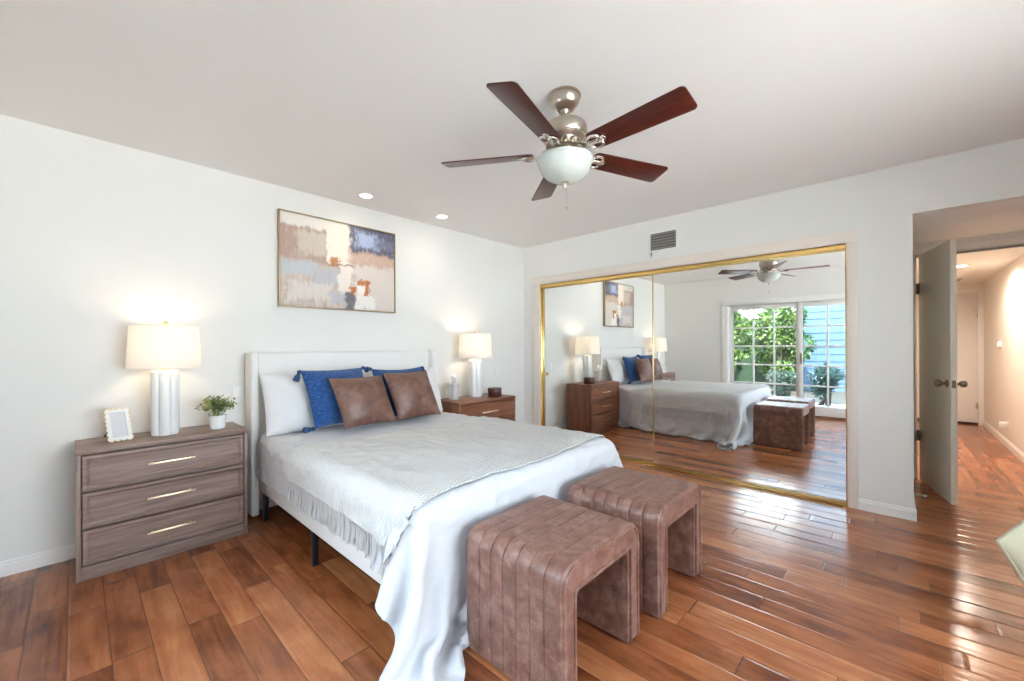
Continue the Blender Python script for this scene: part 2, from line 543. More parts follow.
# ------------------------------------------------------------------ mesh helpers
class MB:
    """collects shapes into one bmesh and links them as one object"""
    def __init__(self):
        self.bm = bmesh.new()

    def _merge(self, b2, mi=0):
        me = bpy.data.meshes.new('t')
        for f in b2.faces:
            f.material_index = mi
        b2.to_mesh(me)
        b2.free()
        self.bm.from_mesh(me)
        bpy.data.meshes.remove(me)
        return self

    def box(self, x0, x1, y0, y1, z0, z1, bev=0.0, seg=2, mi=0, mat=None):
        b = bmesh.new()
        bmesh.ops.create_cube(b, size=1)
        for v in b.verts:
            v.co = Vector(((x0 + x1) / 2 + v.co.x * (x1 - x0), (y0 + y1) / 2 + v.co.y * (y1 - y0), (z0 + z1) / 2 + v.co.z * (z1 - z0)))
        if bev > 0:
            bmesh.ops.bevel(b, geom=list(b.edges), offset=bev, segments=seg, profile=0.5, affect='EDGES')
        if mat is not None:
            bmesh.ops.transform(b, matrix=mat, verts=b.verts)
        return self._merge(b, mi)

    def frame(self, axis, lo, hi, a0, a1, b0, b1, wl, wr, wb, wt, bev=0.0):
        """rectangular frame without overlapping corners; axis = thickness axis, a across, b up; wb = 0 leaves the bottom open"""
        def bx_(p0, p1, q0, q1):
            if axis == 'X':
                self.box(lo, hi, p0, p1, q0, q1, bev)
            else:
                self.box(p0, p1, lo, hi, q0, q1, bev)
        bx_(a0, a1, b1 - wt, b1)
        if wb > 0:
            bx_(a0, a1, b0, b0 + wb)
        bx_(a0, a0 + wl, b0 + wb, b1 - wt)
        bx_(a1 - wr, a1, b0 + wb, b1 - wt)
        return self

    def lathe(self, prof, n=32, c=(0, 0, 0), mi=0, lobes=0, lobe_amp=0.0, mat=None):
        """prof: list of (r, z)"""
        b = bmesh.new()
        rings = []
        for r, z in prof:
            ring = []
            if r <= 1e-6:
                ring = [b.verts.new((c[0], c[1], c[2] + z))]
            else:
                for i in range(n):
                    t = 2 * PI * i / n
                    rr = r
                    if lobes:
                        rr = r * (1 - lobe_amp * (1 - abs(math.cos(t * lobes / 2)) ** 0.6))
                    ring.append(b.verts.new((c[0] + rr * math.cos(t), c[1] + rr * math.sin(t), c[2] + z)))
            rings.append(ring)
        for a, d in zip(rings, rings[1:]):
            if len(a) == 1 and len(d) == 1:
                continue
            for i in range(n):
                j = (i + 1) % n
                if len(a) == 1:
                    b.faces.new((a[0], d[j], d[i]))
                elif len(d) == 1:
                    b.faces.new((a[i], a[j], d[0]))
                else:
                    b.faces.new((a[i], a[j], d[j], d[i]))
        bmesh.ops.recalc_face_normals(b, faces=b.faces)
        if mat is not None:
            bmesh.ops.transform(b, matrix=mat, verts=b.verts)
        return self._merge(b, mi)

    def tube(self, pts, r, n=8, closed=False, mi=0, cap=True):
        b = bmesh.new()
        pts = [Vector(p) for p in pts]
        m = len(pts)
        rs = r if isinstance(r, (list, tuple)) else [r] * m
        rings = []
        up_ = None
        for i, p in enumerate(pts):
            if closed:
                t = pts[(i + 1) % m] - pts[i - 1]
            else:
                t = pts[min(i + 1, m - 1)] - pts[max(i - 1, 0)]
            t.normalize()
            if up_ is None:
                up_ = Vector((0, 0, 1)) if abs(t.z) < 0.9 else Vector((1, 0, 0))
            s = t.cross(up_)
            s.normalize()
            up_ = s.cross(t)
            rings.append([b.verts.new(p + (s * math.cos(2 * PI * k / n) + up_ * math.sin(2 * PI * k / n)) * rs[i]) for k in range(n)])
        rng = range(m) if closed else range(m - 1)
        for i in rng:
            a, d = rings[i], rings[(i + 1) % m]
            for k in range(n):
                j = (k + 1) % n
                b.faces.new((a[k], a[j], d[j], d[k]))
        if not closed and cap:
            b.faces.new(rings[0][::-1])
            b.faces.new(rings[-1])
        bmesh.ops.recalc_face_normals(b, faces=b.faces)
        return self._merge(b, mi)

    def prism(self, poly, y0, y1, axis='Y', mi=0, bev=0.0, mat=None):
        """extrude a polygon of (a, b) pairs along an axis"""
        b = bmesh.new()
        def pt(p, t):
            return {'Y': (p[0], t, p[1]), 'X': (t, p[0], p[1]), 'Z': (p[0], p[1], t)}[axis]
        A = [b.verts.new(pt(p, y0)) for p in poly]
        B = [b.verts.new(pt(p, y1)) for p in poly]
        b.faces.new(A)
        b.faces.new(B[::-1])
        n = len(poly)
        for i in range(n):
            j = (i + 1) % n
            b.faces.new((A[i], B[i], B[j], A[j]))
        bmesh.ops.recalc_face_normals(b, faces=b.faces)
        if bev > 0:
            bmesh.ops.bevel(b, geom=list(b.edges), offset=bev, segments=2, profile=0.5, affect='EDGES')
        if mat is not None:
            bmesh.ops.transform(b, matrix=mat, verts=b.verts)
        return self._merge(b, mi)

    def grid(self, P, mi=0, closed_u=False):
        """P: array (m, n, 3)"""
        b = bmesh.new()
        m, n = P.shape[:2]
        V = [[b.verts.new(P[i, j]) for j in range(n)] for i in range(m)]
        for i in range(m if closed_u else m - 1):
            for j in range(n - 1):
                b.faces.new((V[i][j], V[(i + 1) % m][j], V[(i + 1) % m][j + 1], V[i][j + 1]))
        return self._merge(b, mi)

    def build(self, name, mats, parent=None, smooth=True, angle=40, loc=None, rot=None):
        me = bpy.data.meshes.new(name)
        bmesh.ops.remove_doubles(self.bm, verts=self.bm.verts, dist=1e-5)
        self.bm.to_mesh(me)
        self.bm.free()
        for m in (mats if isinstance(mats, (list, tuple)) else [mats]):
            me.materials.append(m)
        if smooth:
            me.polygons.foreach_set('use_smooth', [True] * len(me.polygons))
            try:
                me.set_sharp_from_angle(angle=math.radians(angle))
            except Exception:
                pass
        o = bpy.data.objects.new(name, me)
        COL.objects.link(o)
        if parent is not None:
            o.parent = parent
        if loc is not None:
            o.location = loc
        if rot is not None:
            o.rotation_euler = rot
        return o


def tag(o, label=None, cat=None, group=None, kind=None):
    for k_, v_ in (('label', label), ('category', cat), ('group', group), ('kind', kind)):
        if v_:
            o[k_] = v_
    return o


def thing(name, label, cat, loc=(0, 0, 0), rz=0.0, group=None, kind=None):
    o = bpy.data.objects.new(name, None)
    COL.objects.link(o)
    o.empty_display_size = 0.1
    o.location = loc
    o.rotation_euler = (0, 0, rz)
    return tag(o, label, cat, group, kind)


def dup(root, loc, rz, label, group=None):
    r = root.copy()
    COL.objects.link(r)
    r.location = loc
    r.rotation_euler = (0, 0, rz)
    r['label'] = label
    if group:
        r['group'] = group
    for ch in list(root.children):
        c = ch.copy()
        COL.objects.link(c)
        c.parent = r
        for g in list(ch.children):
            d = g.copy()
            COL.objects.link(d)
            d.parent = c
    return r


def struct(name, mb, mat, label, cat, **kw):
    o = mb.build(name, mat, **kw)
    return tag(o, label, cat, None, 'structure')


# ------------------------------------------------------------------ the room
XD, XB, YA, YC, H = -0.49, 4.154, 3.665, -2.30, 2.60     # wall planes and ceiling
HC = 2.23                                               # alcove and hall ceiling
AL0, AL1 = -1.10, -0.104                                # alcove between these y
XJ = 5.45                                               # bedroom door wall
HX1, HY0, HY1 = 9.69, -1.03, 0.35                       # hall

struct('floor', MB().box(XD - 0.15, XJ - 0.02, YC - 0.1, YA + 0.1, -0.05, 0), M['floor'],
       'glossy hand-scraped reddish brown hardwood bedroom floor', 'floor')
struct('floor_hall', MB().box(XJ - 0.02, HX1 + 1.6, HY0 - 0.1, HY1 + 0.1, -0.05, 0), M['floor_hall'],
       'hardwood floor of the hall, boards turned lengthwise', 'floor')
struct('ceiling', MB().box(XD - 0.15, XB + 0.12, YC - 0.12, YA + 0.12, H, H + 0.12), M['ceiling'],
       'flat white bedroom ceiling', 'ceiling')
struct('wall_back', MB().box(XD - 0.14, XB + 1.0, YA, YA + 0.12, 0, H), M['wall'],
       'white wall behind the bed', 'wall')
DW0, DW1, DWZ = 0.03, 2.40, 2.05
struct('wall_left', MB().box(XD - 0.14, XD, DW1, YA, 0, H).box(XD - 0.14, XD, YC, DW0, 0, H).box(XD - 0.14, XD, DW0, DW1, DWZ, H),
       M['wall'], 'white wall around the glazed garden doors', 'wall')
FW0, FW1, FWZ0, FWZ1 = -0.1, 2.7, 0.50, 2.30
struct('wall_front', MB().box(XD - 0.14, FW0, YC - 0.12, YC, 0, H).box(FW1, XB + 0.12, YC - 0.12, YC, 0, H)
       .box(FW0, FW1, YC - 0.12, YC, 0, FWZ0).box(FW0, FW1, YC - 0.12, YC, FWZ1, H),
       M['wall'], 'white wall opposite the bed around the added window', 'wall')
CL0, CL1, CLZ = 0.268, 3.380, 2.078
struct('wall_right', MB().box(XB, XB + 0.10, AL1, CL0, 0, H).box(XB, XB + 0.10, CL1, YA, 0, H).box(XB, XB + 0.10, CL0, CL1, CLZ, H)
       .box(XB, XB + 0.10, AL0, AL1, HC, H).box(XB, XB + 0.10, YC, AL0, 0, H)
       .box(XB + 0.10, XJ + 0.1, AL1, AL1 + 0.1, 0, HC + 0.1), M['wall'], 'white wall around the mirrored closet', 'wall')
struct('wall_closet', MB().box(XB + 0.75, XB + 0.8, 0, YA, 0, H).box(XB + 0.1, XB + 0.8, 0, YA, H - 0.05, H), M['wall'],
       'plain inner wall of the closet behind the mirrors', 'wall')
struct('ceiling_alcove', MB().box(XB + 0.1, XJ + 0.02, AL0 - 0.1, AL1, HC, HC + 0.1), M['ceiling'],
       'low ceiling of the entry alcove', 'ceiling')
struct('wall_alcove', MB().box(XB + 0.1, XJ + 0.12, AL0 - 0.1, AL0, 0, HC), M['wall'],
       'side wall of the entry alcove facing the open door', 'wall')
JY0, JY1, JZ = -0.945, -0.150, 2.125
struct('wall_doorway', MB().box(XJ, XJ + 0.12, JY1, AL1, 0, HC).box(XJ, XJ + 0.12, AL0, JY0, 0, HC).box(XJ, XJ + 0.12, JY0, JY1, JZ, HC),
       M['wall'], 'narrow wall around the doorway to the hall', 'wall')
struct('wall_hall_right', MB().box(XJ + 0.12, HX1 + 0.1, HY0 - 0.1, HY0, 0, HC), M['hall_wall'], 'warm lit right wall of the hall', 'wall')
struct('wall_hall_left', MB().box(XJ + 0.1, HX1 + 0.1, HY1, HY1 + 0.1, 0, HC).box(XJ + 0.1, XJ + 0.12, AL1, HY1, 0, HC), M['hall_wall'],
       'left wall of the hall hidden behind the open door', 'wall')
struct('wall_hall_end', MB().box(HX1, HX1 + 0.1, HY0, HY0 + 0.05, 0, HC).box(HX1, HX1 + 0.06, HY0 + 0.05, HY1, 2.085, HC).box(HX1 + 0.06, HX1 + 0.1, HY0 + 0.05, HY1, 0, HC), M['hall_wall'],
       'end wall of the hall around the white door', 'wall')
struct('ceiling_hall', MB().box(XJ + 0.02, HX1 + 0.1, HY0 - 0.1, HY1 + 0.1, HC, HC + 0.1), M['hall_wall'], 'low ceiling of the hall', 'ceiling')


def base_profile(t=0.014, h=0.085):
    return [(0, 0), (t, 0), (t, h * 0.72), (t * 0.62, h * 0.80), (t * 0.62, h * 0.9), (t * 0.25, h), (0, h)]


def baseboard(name, axis, fixed, a0, a1, sgn, label, ends=()):
    """axis: which coordinate the board runs along; sgn: which way it stands off the wall"""
    mb = MB()
    poly = [(fixed + sgn * p, q) for p, q in base_profile()]
    mb.prism(poly, a0, a1, axis='Y' if axis == 'Y' else 'X')
    return struct(name, mb, M['trim'], label, 'baseboard', angle=25)


baseboard('baseboard_back', 'X', YA, XD, XB, -1, 'white baseboard along the wall behind the bed')
baseboard('baseboard_left', 'Y', XD, 2.515, YA, 1, 'white baseboard between garden doors and corner')
baseboard('baseboard_right', 'Y', XB, AL1 - 0.014, 0.204, -1, 'white baseboard between closet casing and doorway corner')
baseboard('baseboard_alcove', 'X', AL1, XB, XJ, -1, 'white baseboard behind the open door')
baseboard('baseboard_hall', 'X', HY0, XJ + 0.12, HX1, 1, 'white baseboard along the right wall of the hall')
baseboard('baseboard_front', 'X', YC, XD, XB, 1, 'white baseboard under the added front window')

# closet casing
ct = 0.016
mb = MB()
mb.frame('X', XB - ct, XB - 0.001, CL0 - 0.064, CL1 + 0.115, 0, CLZ + 0.095, 0.064, 0.115, 0, 0.095, 0.003)
struct('trim_1', mb, M['casing'], 'cream casing framing the mirrored closet doors', 'casing')

# sliding mirror doors
track = MB()
track.box(XB + 0.004, XB + 0.080, CL0 + 0.004, CL1 - 0.014, CLZ - 0.014, CLZ - 0.001, 0.002)
track.box(XB + 0.001, XB + 0.004, CL0 + 0.004, CL1 - 0.014, CLZ - 0.045, CLZ - 0.001, 0.001)
struct('trim_7', track, M['brass'], 'polished brass track over the mirrored closet doors', 'door track')
struct('trim_8', MB().box(XB + 0.004, XB + 0.080, CL0 + 0.004, CL1 - 0.014, 0.0, 0.008, 0.002), M['brass'], 'brass floor track under the mirrored closet doors', 'door track')
struct('trim_9', MB().box(XB + 0.004, XB + 0.080, CL1 - 0.014, CL1, 0.0, CLZ, 0.002), M['brass'], 'brass channel at the bed-corner end of the closet', 'door track')
struct('trim_10', MB().box(XB + 0.004, XB + 0.080, CL0, CL0 + 0.004, 0, CLZ, 0.001), M['gold'], 'brass channel at the doorway end of the closet', 'door track')


def mirror_door(label, y0, y1, xm):
    t = thing('sliding_mirror_door', label, 'closet door', (xm, (y0 + y1) / 2, 0.010), 0, 'sliding mirrored closet doors')
    w, h = (y1 - y0) / 2, CLZ - 0.05
    MB().box(0, 0.006, -w + 0.005, w - 0.008, 0.012, h - 0.01).build('mirror_pane', M['mirror'], t, smooth=False)
    fr = MB()
    fr.frame('X', -0.006, 0.020, -w, w, 0, h, 0.006 if y0 < 1 else 0.011, 0.011, 0.024, 0.014, 0.002)
    fr.build('door_frame', M['gold'], t)
    return t


mirror_door('wide mirrored closet door reflecting the garden doors', CL0 + 0.005, 1.862, XB + 0.016)
md = mirror_door('mirrored closet door next to the bed corner, sliding behind the other', 1.835, CL1 - 0.016, XB + 0.046)
MB().lathe([(0.0, 0.003), (0.016, 0.003), (0.021, 0.0), (0.021, -0.003), (0, -0.003)], 20,
           mat=Matrix.Translation((-0.002, 0.70, 0.90)) @ Matrix.Rotation(PI / 2, 4, 'Y')).build('finger_pull', M['gold'], md)

# ------------------------------------------------------------------ garden doors
def french_panel(name, label, y0, y1, x, glass, cols=3, rows=5):
    """glazed panel with a grid of muntins; one frame mesh and one pane mesh"""
    mb = MB()
    z0, z1 = 0.03, DWZ - 0.012
    st, tr, br = 0.072, 0.085, 0.165
    mb.box(x - 0.02, x + 0.02, y0, y0 + st, z0, z1, 0.003)
    mb.box(x - 0.02, x + 0.02, y1 - st, y1, z0, z1, 0.003)
    mb.box(x - 0.02, x + 0.02, y0 + st, y1 - st, z1 - tr, z1, 0.003)
    mb.box(x - 0.02, x + 0.02, y0 + st, y1 - st, z0, z0 + br, 0.003)
    gy0, gy1, gz0, gz1 = y0 + st, y1 - st, z0 + br, z1 - tr
    o = mb.build(name, M['trim'])
    tag(o, label, 'garden door', None, 'structure')
    mu = MB()
    for i in range(1, cols):
        yy = gy0 + (gy1 - gy0) * i / cols
        mu.box(x - 0.014, x + 0.014, yy - 0.014, yy + 0.014, gz0, gz1, 0.003)
    for i in range(1, rows):
        zz = gz0 + (gz1 - gz0) * i / rows
        mu.box(x - 0.013, x + 0.013, gy0, gy1, zz - 0.014, zz + 0.014, 0.003)
    mu.build('muntin_grid', M['trim'], o)
    MB().box(x - 0.003, x + 0.003, gy0 - 0.005, gy1 + 0.005, gz0 - 0.005, gz1 + 0.005).build('glass_pane', glass, o, smooth=False)
    return o


french_panel('door_2', 'fixed white glazed door panel looking onto green shrubs', 1.215, 2.385, XD - 0.085, M['glass'])
d3 = french_panel('door_3', 'sliding white glazed door panel looking onto the blue wall', 0.06, 1.250, XD - 0.040, M['screen_glass'])
MB().box(XD - 0.018, XD - 0.006, 1.195, 1.222, 0.93, 1.13, 0.004).build('pull_handle', M['bronze'], d3)
mb = MB()
mb.frame('X', XD + 0.001, XD + 0.018, DW0 - 0.09, DW1 + 0.105, 0, DWZ + 0.09, 0.09, 0.105, 0, 0.09, 0.004)
mb.frame('X', XD - 0.14, XD, DW0 + 0.001, DW1 - 0.001, 0, DWZ - 0.001, 0.011, 0.011, 0, 0.010, 0.002)
struct('trim_2', mb, M['trim'], 'white casing around the glazed garden doors', 'casing')
struct('trim_3', MB().box(XD - 0.15, XD + 0.02, DW0, DW1, 0.0, 0.026, 0.006), M['walnut'], 'wooden threshold under the garden doors', 'threshold')

# unseen front window, added to bring fill daylight into the room
mb = MB()
x0, x1, z0, z1 = FW0, FW1, FWZ0, FWZ1
yy = YC - 0.06
mb.frame('Y', yy - 0.025, yy + 0.025, x0, x1, z0, z1, 0.05, 0.05, 0.05, 0.05, 0.003)
mb.box((x0 + x1) / 2 - 0.03, (x0 + x1) / 2 + 0.03, yy - 0.024, yy + 0.024, z0 + 0.05, z1 - 0.05, 0.003)
w1 = struct('added_window', mb, M['trim'], 'unseen wide window added opposite the bed for daylight fill', 'window')
MB().box(x0, x1, yy - 0.003, yy + 0.003, z0, z1).build('glass_pane', M['glass'], w1, smooth=False)
area_portal('added_window_portal', ((x0 + x1) / 2, YC - 0.13, (z0 + z1) / 2), (PI / 2, 0, 0), x1 - x0, z1 - z0)
area_portal('garden_portal', (XD - 0.16, (DW0 + DW1) / 2, DWZ / 2), (PI / 2, 0, -PI / 2), DW1 - DW0, DWZ)

# ------------------------------------------------------------------ doorway and hall
mb = MB()
for s in (0, 1):
    xx = XJ - 0.014 if s == 0 else XJ + 0.12
    mb.frame('X', xx, xx + 0.013, JY0 - 0.06, AL1 - 0.001, 0, JZ + 0.06, 0.06, AL1 - 0.001 - JY1, 0, 0.06, 0.003)
mb.frame('X', XJ + 0.0005, XJ + 0.1195, JY0 + 0.001, JY1 - 0.001, 0, JZ - 0.001, 0.011, 0.011, 0, 0.010, 0.002)
mb.box(XJ + 0.05, XJ + 0.085, JY0 + 0.012, JY1 - 0.012, JZ - 0.024, JZ - 0.012, 0.002)
struct('trim_4', mb, M['trim'], 'white casing of the doorway to the hall', 'casing')

hx, hy = XJ - 0.012, JY1 - 0.022
ex, ey = 4.718, -0.328
ang = math.atan2(ey - hy, ex - hx)
dl = math.hypot(ex - hx, ey - hy)
dm = Matrix.Translation((hx, hy, 0)) @ Matrix.Rotation(ang, 4, 'Z')
slab = MB().box(0.012, dl, 0.0, 0.038, 0.012, JZ - 0.016, 0.002, mat=None)
door1 = slab.build('door_1', M['door'])
door1.matrix_world = dm
tag(door1, 'cream flush bedroom door standing open into the alcove', 'door', None, 'structure')
for zz in (0.42, 1.80):
    hg = MB()
    hg.lathe([(0, -0.05), (0.009, -0.05), (0.009, 0.05), (0, 0.05)], 12, (0.004, -0.004, zz))
    hg.box(-0.004, 0.045, -0.004, -0.0005, zz - 0.05, zz + 0.05)
    hg.box(-0.030, 0.004, -0.006, -0.003, zz - 0.05, zz + 0.05)
    hg.build('hinge', M['bronze'], door1)
for s, yk in ((-1, 0.0), (1, 0.038)):
    kb = MB()
    R_ = Matrix.Translation((dl - 0.065, yk, 0.962)) @ Matrix.Rotation(PI / 2 * (1 if s < 0 else -1), 4, 'X')
    kb.lathe([(0, 0), (0.031, 0), (0.031, 0.004), (0.024, 0.009), (0.011, 0.012), (0.011, 0.030), (0.020, 0.034), (0.028, 0.046),
              (0.028, 0.060), (0.022, 0.070), (0.010, 0.075), (0, 0.076)], 28, mat=R_)
    kb.build('door_knob', M['bronze'], door1)
MB().box(dl - 0.002, dl + 0.0015, 0.007, 0.031, 0.932, 0.992, 0.001).build('latch_plate', M['bronze'], door1)

t = thing('door_stop', 'small spring door stop on the baseboard behind the open door', 'door stop', (4.69, AL1 - 0.015, 0.05))
st_ = MB()
st_.lathe([(0, 0), (0.011, 0), (0.011, 0.004), (0.005, 0.006), (0.005, 0.058), (0, 0.058)], 12, mat=Matrix.Rotation(PI / 2, 4, 'X'))
st_.build('spring', M['nickel'], t)
MB().lathe([(0, 0.056), (0.008, 0.056), (0.008, 0.070), (0.006, 0.073), (0, 0.073)], 12, mat=Matrix.Rotation(PI / 2, 4, 'X')).build('rubber_tip', M['white_plastic'], t)

# hall end door and casing
fd = MB().box(HX1 + 0.02, HX1 + 0.055, HY0 + 0.06, -0.15, 0.03, 2.074, 0.003)
fdo = struct('door_4', fd, M['trim'], 'white door at the far end of the hall', 'door')
for zz in (0.3, 1.75):
    MB().box(HX1 + 0.008, HX1 + 0.021, HY0 + 0.055, HY0 + 0.085, zz - 0.045, zz + 0.045, 0.003).build('hinge', M['nickel'], fdo)
mb = MB()
mb.box(HX1 - 0.016, HX1, HY0, HY0 + 0.062, 0, 2.075, 0.003)
mb.box(HX1 - 0.016, HX1, HY0, HY1, 2.075, 2.14, 0.003)
struct('trim_5', mb, M['trim'], 'white casing of the far hall door', 'casing')
struct('trim_6', MB().box(HX1 - 0.01, HX1 + 0.09, HY0 + 0.05, HY1, 0, 0.028, 0.004), M['dark_gap'], 'dark strip painting the shaded gap under the far hall door', 'threshold')  # dark strip stands for the shade in the gap below the door

def ceiling_disc(name, label, x, y, z, r, watts, col, blend=0.6, size=2.2, strength=True):
    t = thing(name, label, 'ceiling light', (x, y, z), 0, None)
    MB().lathe([(r * 0.74, -0.002), (r * 0.80, -0.007), (r, -0.005), (r, 0), (r * 0.74, 0)], 36).build('trim_ring', M['white_plastic'], t)
    MB().lathe([(0, -0.0035), (r * 0.76, -0.0035), (r * 0.76, 0), (0, 0)], 36).build('lens', M['downlight'], t)
    l = bpy.data.lights.new('downlight_beam', 'SPOT')
    l.energy = watts
    l.color = col
    l.spot_size = size
    l.spot_blend = blend
    l.shadow_soft_size = 0.05
    lo = bpy.data.objects.new('downlight_beam', l)
    COL.objects.link(lo)
    lo.parent = t
    lo.location = (0, 0, -0.02)
    return t


DL = (1.0, 0.88, 0.72)
ceiling_disc('recessed_downlight', 'round recessed downlight nearer the painting top, lit', 1.735, 3.359, H, 0.062, 3.0, DL, 1.0, 2.5)['group'] = 'recessed downlights above the bed'
ceiling_disc('recessed_downlight', 'round recessed downlight over the far side of the bed, lit', 2.549, 3.350, H, 0.062, 3.0, DL, 1.0, 2.5)['group'] = 'recessed downlights above the bed'
ceiling_disc('hall_ceiling_light', 'bright round ceiling light in the hall beyond the door', 7.385, -0.56, HC, 0.13, 56, (1.0, 0.86, 0.72), 0.5, 3.0)
ceiling_disc('hall_ceiling_light', 'round hall ceiling light just past the doorway', 6.15, -0.30, HC, 0.10, 26, (1.0, 0.86, 0.72), 0.5, 2.9)

hv = thing('hall_ceiling_vent', 'rectangular return air grille in the hall ceiling', 'vent', (8.85, -0.52, HC))
MB().box(-0.20, 0.20, -0.24, 0.24, -0.012, 0, 0.004).build('vent_frame', M['white_plastic'], hv)
vs = MB()
for i in range(12):
    xx = -0.165 + i * 0.03
    vs.box(xx, xx + 0.016, -0.205, 0.205, -0.018, -0.011)
vs.build('slat_grille', M['vent_slat'], hv)

th = thing('thermostat', 'small round white thermostat on the right hall wall', 'thermostat', (8.29, HY0, 1.26))
MB().lathe([(0, 0), (0.052, 0), (0.052, 0.012), (0.045, 0.026), (0, 0.028)], 24, mat=Matrix.Rotation(-PI / 2, 4, 'X')).build('housing', M['white_plastic'], th)
MB().lathe([(0, 0.027), (0.028, 0.027), (0.026, 0.034), (0, 0.034)], 24, mat=Matrix.Rotation(-PI / 2, 4, 'X')).build('dial', M['trim'], th)
nl = thing('plug_in_night_light', 'white plug-in night light low on the right hall wall', 'night light', (7.87, HY0, 0.26))
MB().box(-0.036, 0.036, 0, 0.006, -0.058, 0.058, 0.003).build('outlet_plate', M['white_plastic'], nl)
MB().box(-0.035, 0.035, 0.006, 0.075, -0.03, 0.045, 0.014, 3).build('light_body', M['white_plastic'], nl)

# ------------------------------------------------------------------ wall plates and vent
def plate(name, label, cat, x, z, kind):
    t = thing(name, label, cat, (x, YA, z))
    MB().box(-0.036, 0.036, -0.006, 0, -0.058, 0.058, 0.003).build('cover_plate', M['white_plastic'], t)
    if kind == 'switch':
        MB().box(-0.016, 0.016, -0.011, -0.005, -0.033, 0.033, 0.003).build('rocker', M['trim'], t)
    else:
        for dz in (-0.024, 0.024):
            MB().box(-0.016, 0.016, -0.008, -0.005, dz - 0.014, dz + 0.014, 0.004).build('socket', M['trim'], t)
    return t


plate('wall_switch', 'white wall switch beside the lamp near the closet', 'switch', 3.62, 0.96, 'switch')
plate('wall_switch', 'white wall switch between the plant and the headboard edge', 'switch', 0.845, 0.925, 'switch')
plate('wall_outlet', 'white outlet low on the wall by the closet corner', 'outlet', 3.90, 0.32, 'outlet')

vt = thing('air_vent', 'white framed air vent grille above the mirrored closet', 'vent', (XB, 1.737, 2.362))
fr = MB()
w, h = 0.155, 0.108
fr.frame('X', -0.010, 0, -w, w, -h, h, 0.022, 0.022, 0.022, 0.022, 0.003)
fr.build('vent_frame', M['white_plastic'], vt)
MB().box(-0.002, 0, -w + 0.02, w - 0.02, -h + 0.02, h - 0.02).build('duct_shade_sheet', M['vent_dark'], vt)  # flat dark sheet on the wall, painting the shade behind the slats
sl = MB()
for i in range(6):
    zz = -h + 0.036 + i * 0.029
    sl.box(-0.006, -0.002, -w + 0.02, w - 0.02, zz - 0.005, zz + 0.005)
for i in range(15):
    yy = -w + 0.034 + i * 0.0173
    sl.box(-0.008, -0.005, yy - 0.0025, yy + 0.0025, -h + 0.02, h - 0.02)
sl.build('slat_grille', M['vent_slat'], vt)
MB().box(-0.016, -0.002, 0.118, 0.126, -h - 0.030, -h + 0.004, 0.002).lathe([(0, -0.008), (0.007, -0.006), (0.007, 0.004), (0, 0.006)], 10, (-0.012, 0.122, -h - 0.034)).build('damper_lever', M['bronze'], vt)

# ------------------------------------------------------------------ chests of drawers
def chest(label, x0, x1, yf, yb, z1, mh, ms, group):
    t = thing('chest_of_drawers', label, 'nightstand', ((x0 + x1) / 2, (yf + yb) / 2, 0), 0, group)
    w, d = (x1 - x0) / 2, (yb - yf) / 2
    case = MB()
    case.box(-w, -w + 0.020, -d, d, 0, z1 - 0.025, 0.002)
    case.box(w - 0.020, w, -d, d, 0, z1 - 0.025, 0.002)
    case.box(-w + 0.02, w - 0.02, -d + 0.03, d, 0.02, z1 - 0.025)
    case.build('body', ms, t)
    MB().box(-w - 0.002, w + 0.002, -d - 0.003, d, z1 - 0.025, z1, 0.003).build('top', mh, t)
    MB().box(-w + 0.02, w - 0.02, -d + 0.004, -d + 0.03, 0, 0.075, 0.002).build('plinth', mh, t)
    n, g = 3, 0.012
    zb, zt = 0.082, z1 - 0.033
    hh = (zt - zb - 2 * g) / n
    dw = w - 0.024
    for i in range(n):
        a = zb + i * (hh + g)
        f = 0.030
        dr = MB()
        y0_, y1_ = -d - 0.004, -d + 0.028
        dr.box(-dw, dw, y0_ + 0.010, y1_, a, a + hh, 0.001)
        # bevelled frame standing proud of the panel
        def ring(i0, ya, i1, yb2):
            A = [(-dw + i0, ya, a + i0), (dw - i0, ya, a + i0), (dw - i0, ya, a + hh - i0), (-dw + i0, ya, a + hh - i0)]
            B = [(-dw + i1, yb2, a + i1), (dw - i1, yb2, a + i1), (dw - i1, yb2, a + hh - i1), (-dw + i1, yb2, a + hh - i1)]
            P = np.array([A + [A[0]], B + [B[0]]])
            dr.grid(P)
        ring(0.0, y0_ + 0.012, 0.003, y0_)
        ring(0.003, y0_, f - 0.012, y0_)
        ring(f - 0.012, y0_, f - 0.004, y0_ + 0.005)
        ring(f - 0.004, y0_ + 0.005, f, y0_ + 0.010)
        bmesh.ops.recalc_face_normals(dr.bm, faces=dr.bm.faces)
        o = dr.build('drawer', mh, t, angle=20)
        pl = MB()
        zc = a + hh * 0.5
        pl.box(-0.115, 0.115, y0_ - 0.024, y0_ - 0.014, zc - 0.006, zc + 0.006, 0.002)
        for s in (-0.09, 0.09):
            pl.box(s - 0.006, s + 0.006, y0_ - 0.018, y0_ + 0.011, zc - 0.005, zc + 0.005, 0.001)
        pl.build('bar_pull', M['champagne'], o)
    return t


chest('walnut three-drawer chest tinted greyish with painted window light, holding the photo frame and potted plant', -0.004, 0.806, 3.250, 3.645, 0.720, M['dresser'], M['dresser_side'], None)
chest('walnut three-drawer nightstand tinted reddish with painted lamplight, beside the closet mirrors', 2.590, 3.410, 3.140, 3.560, 0.715, M['walnut'], M['walnut_side'], None)

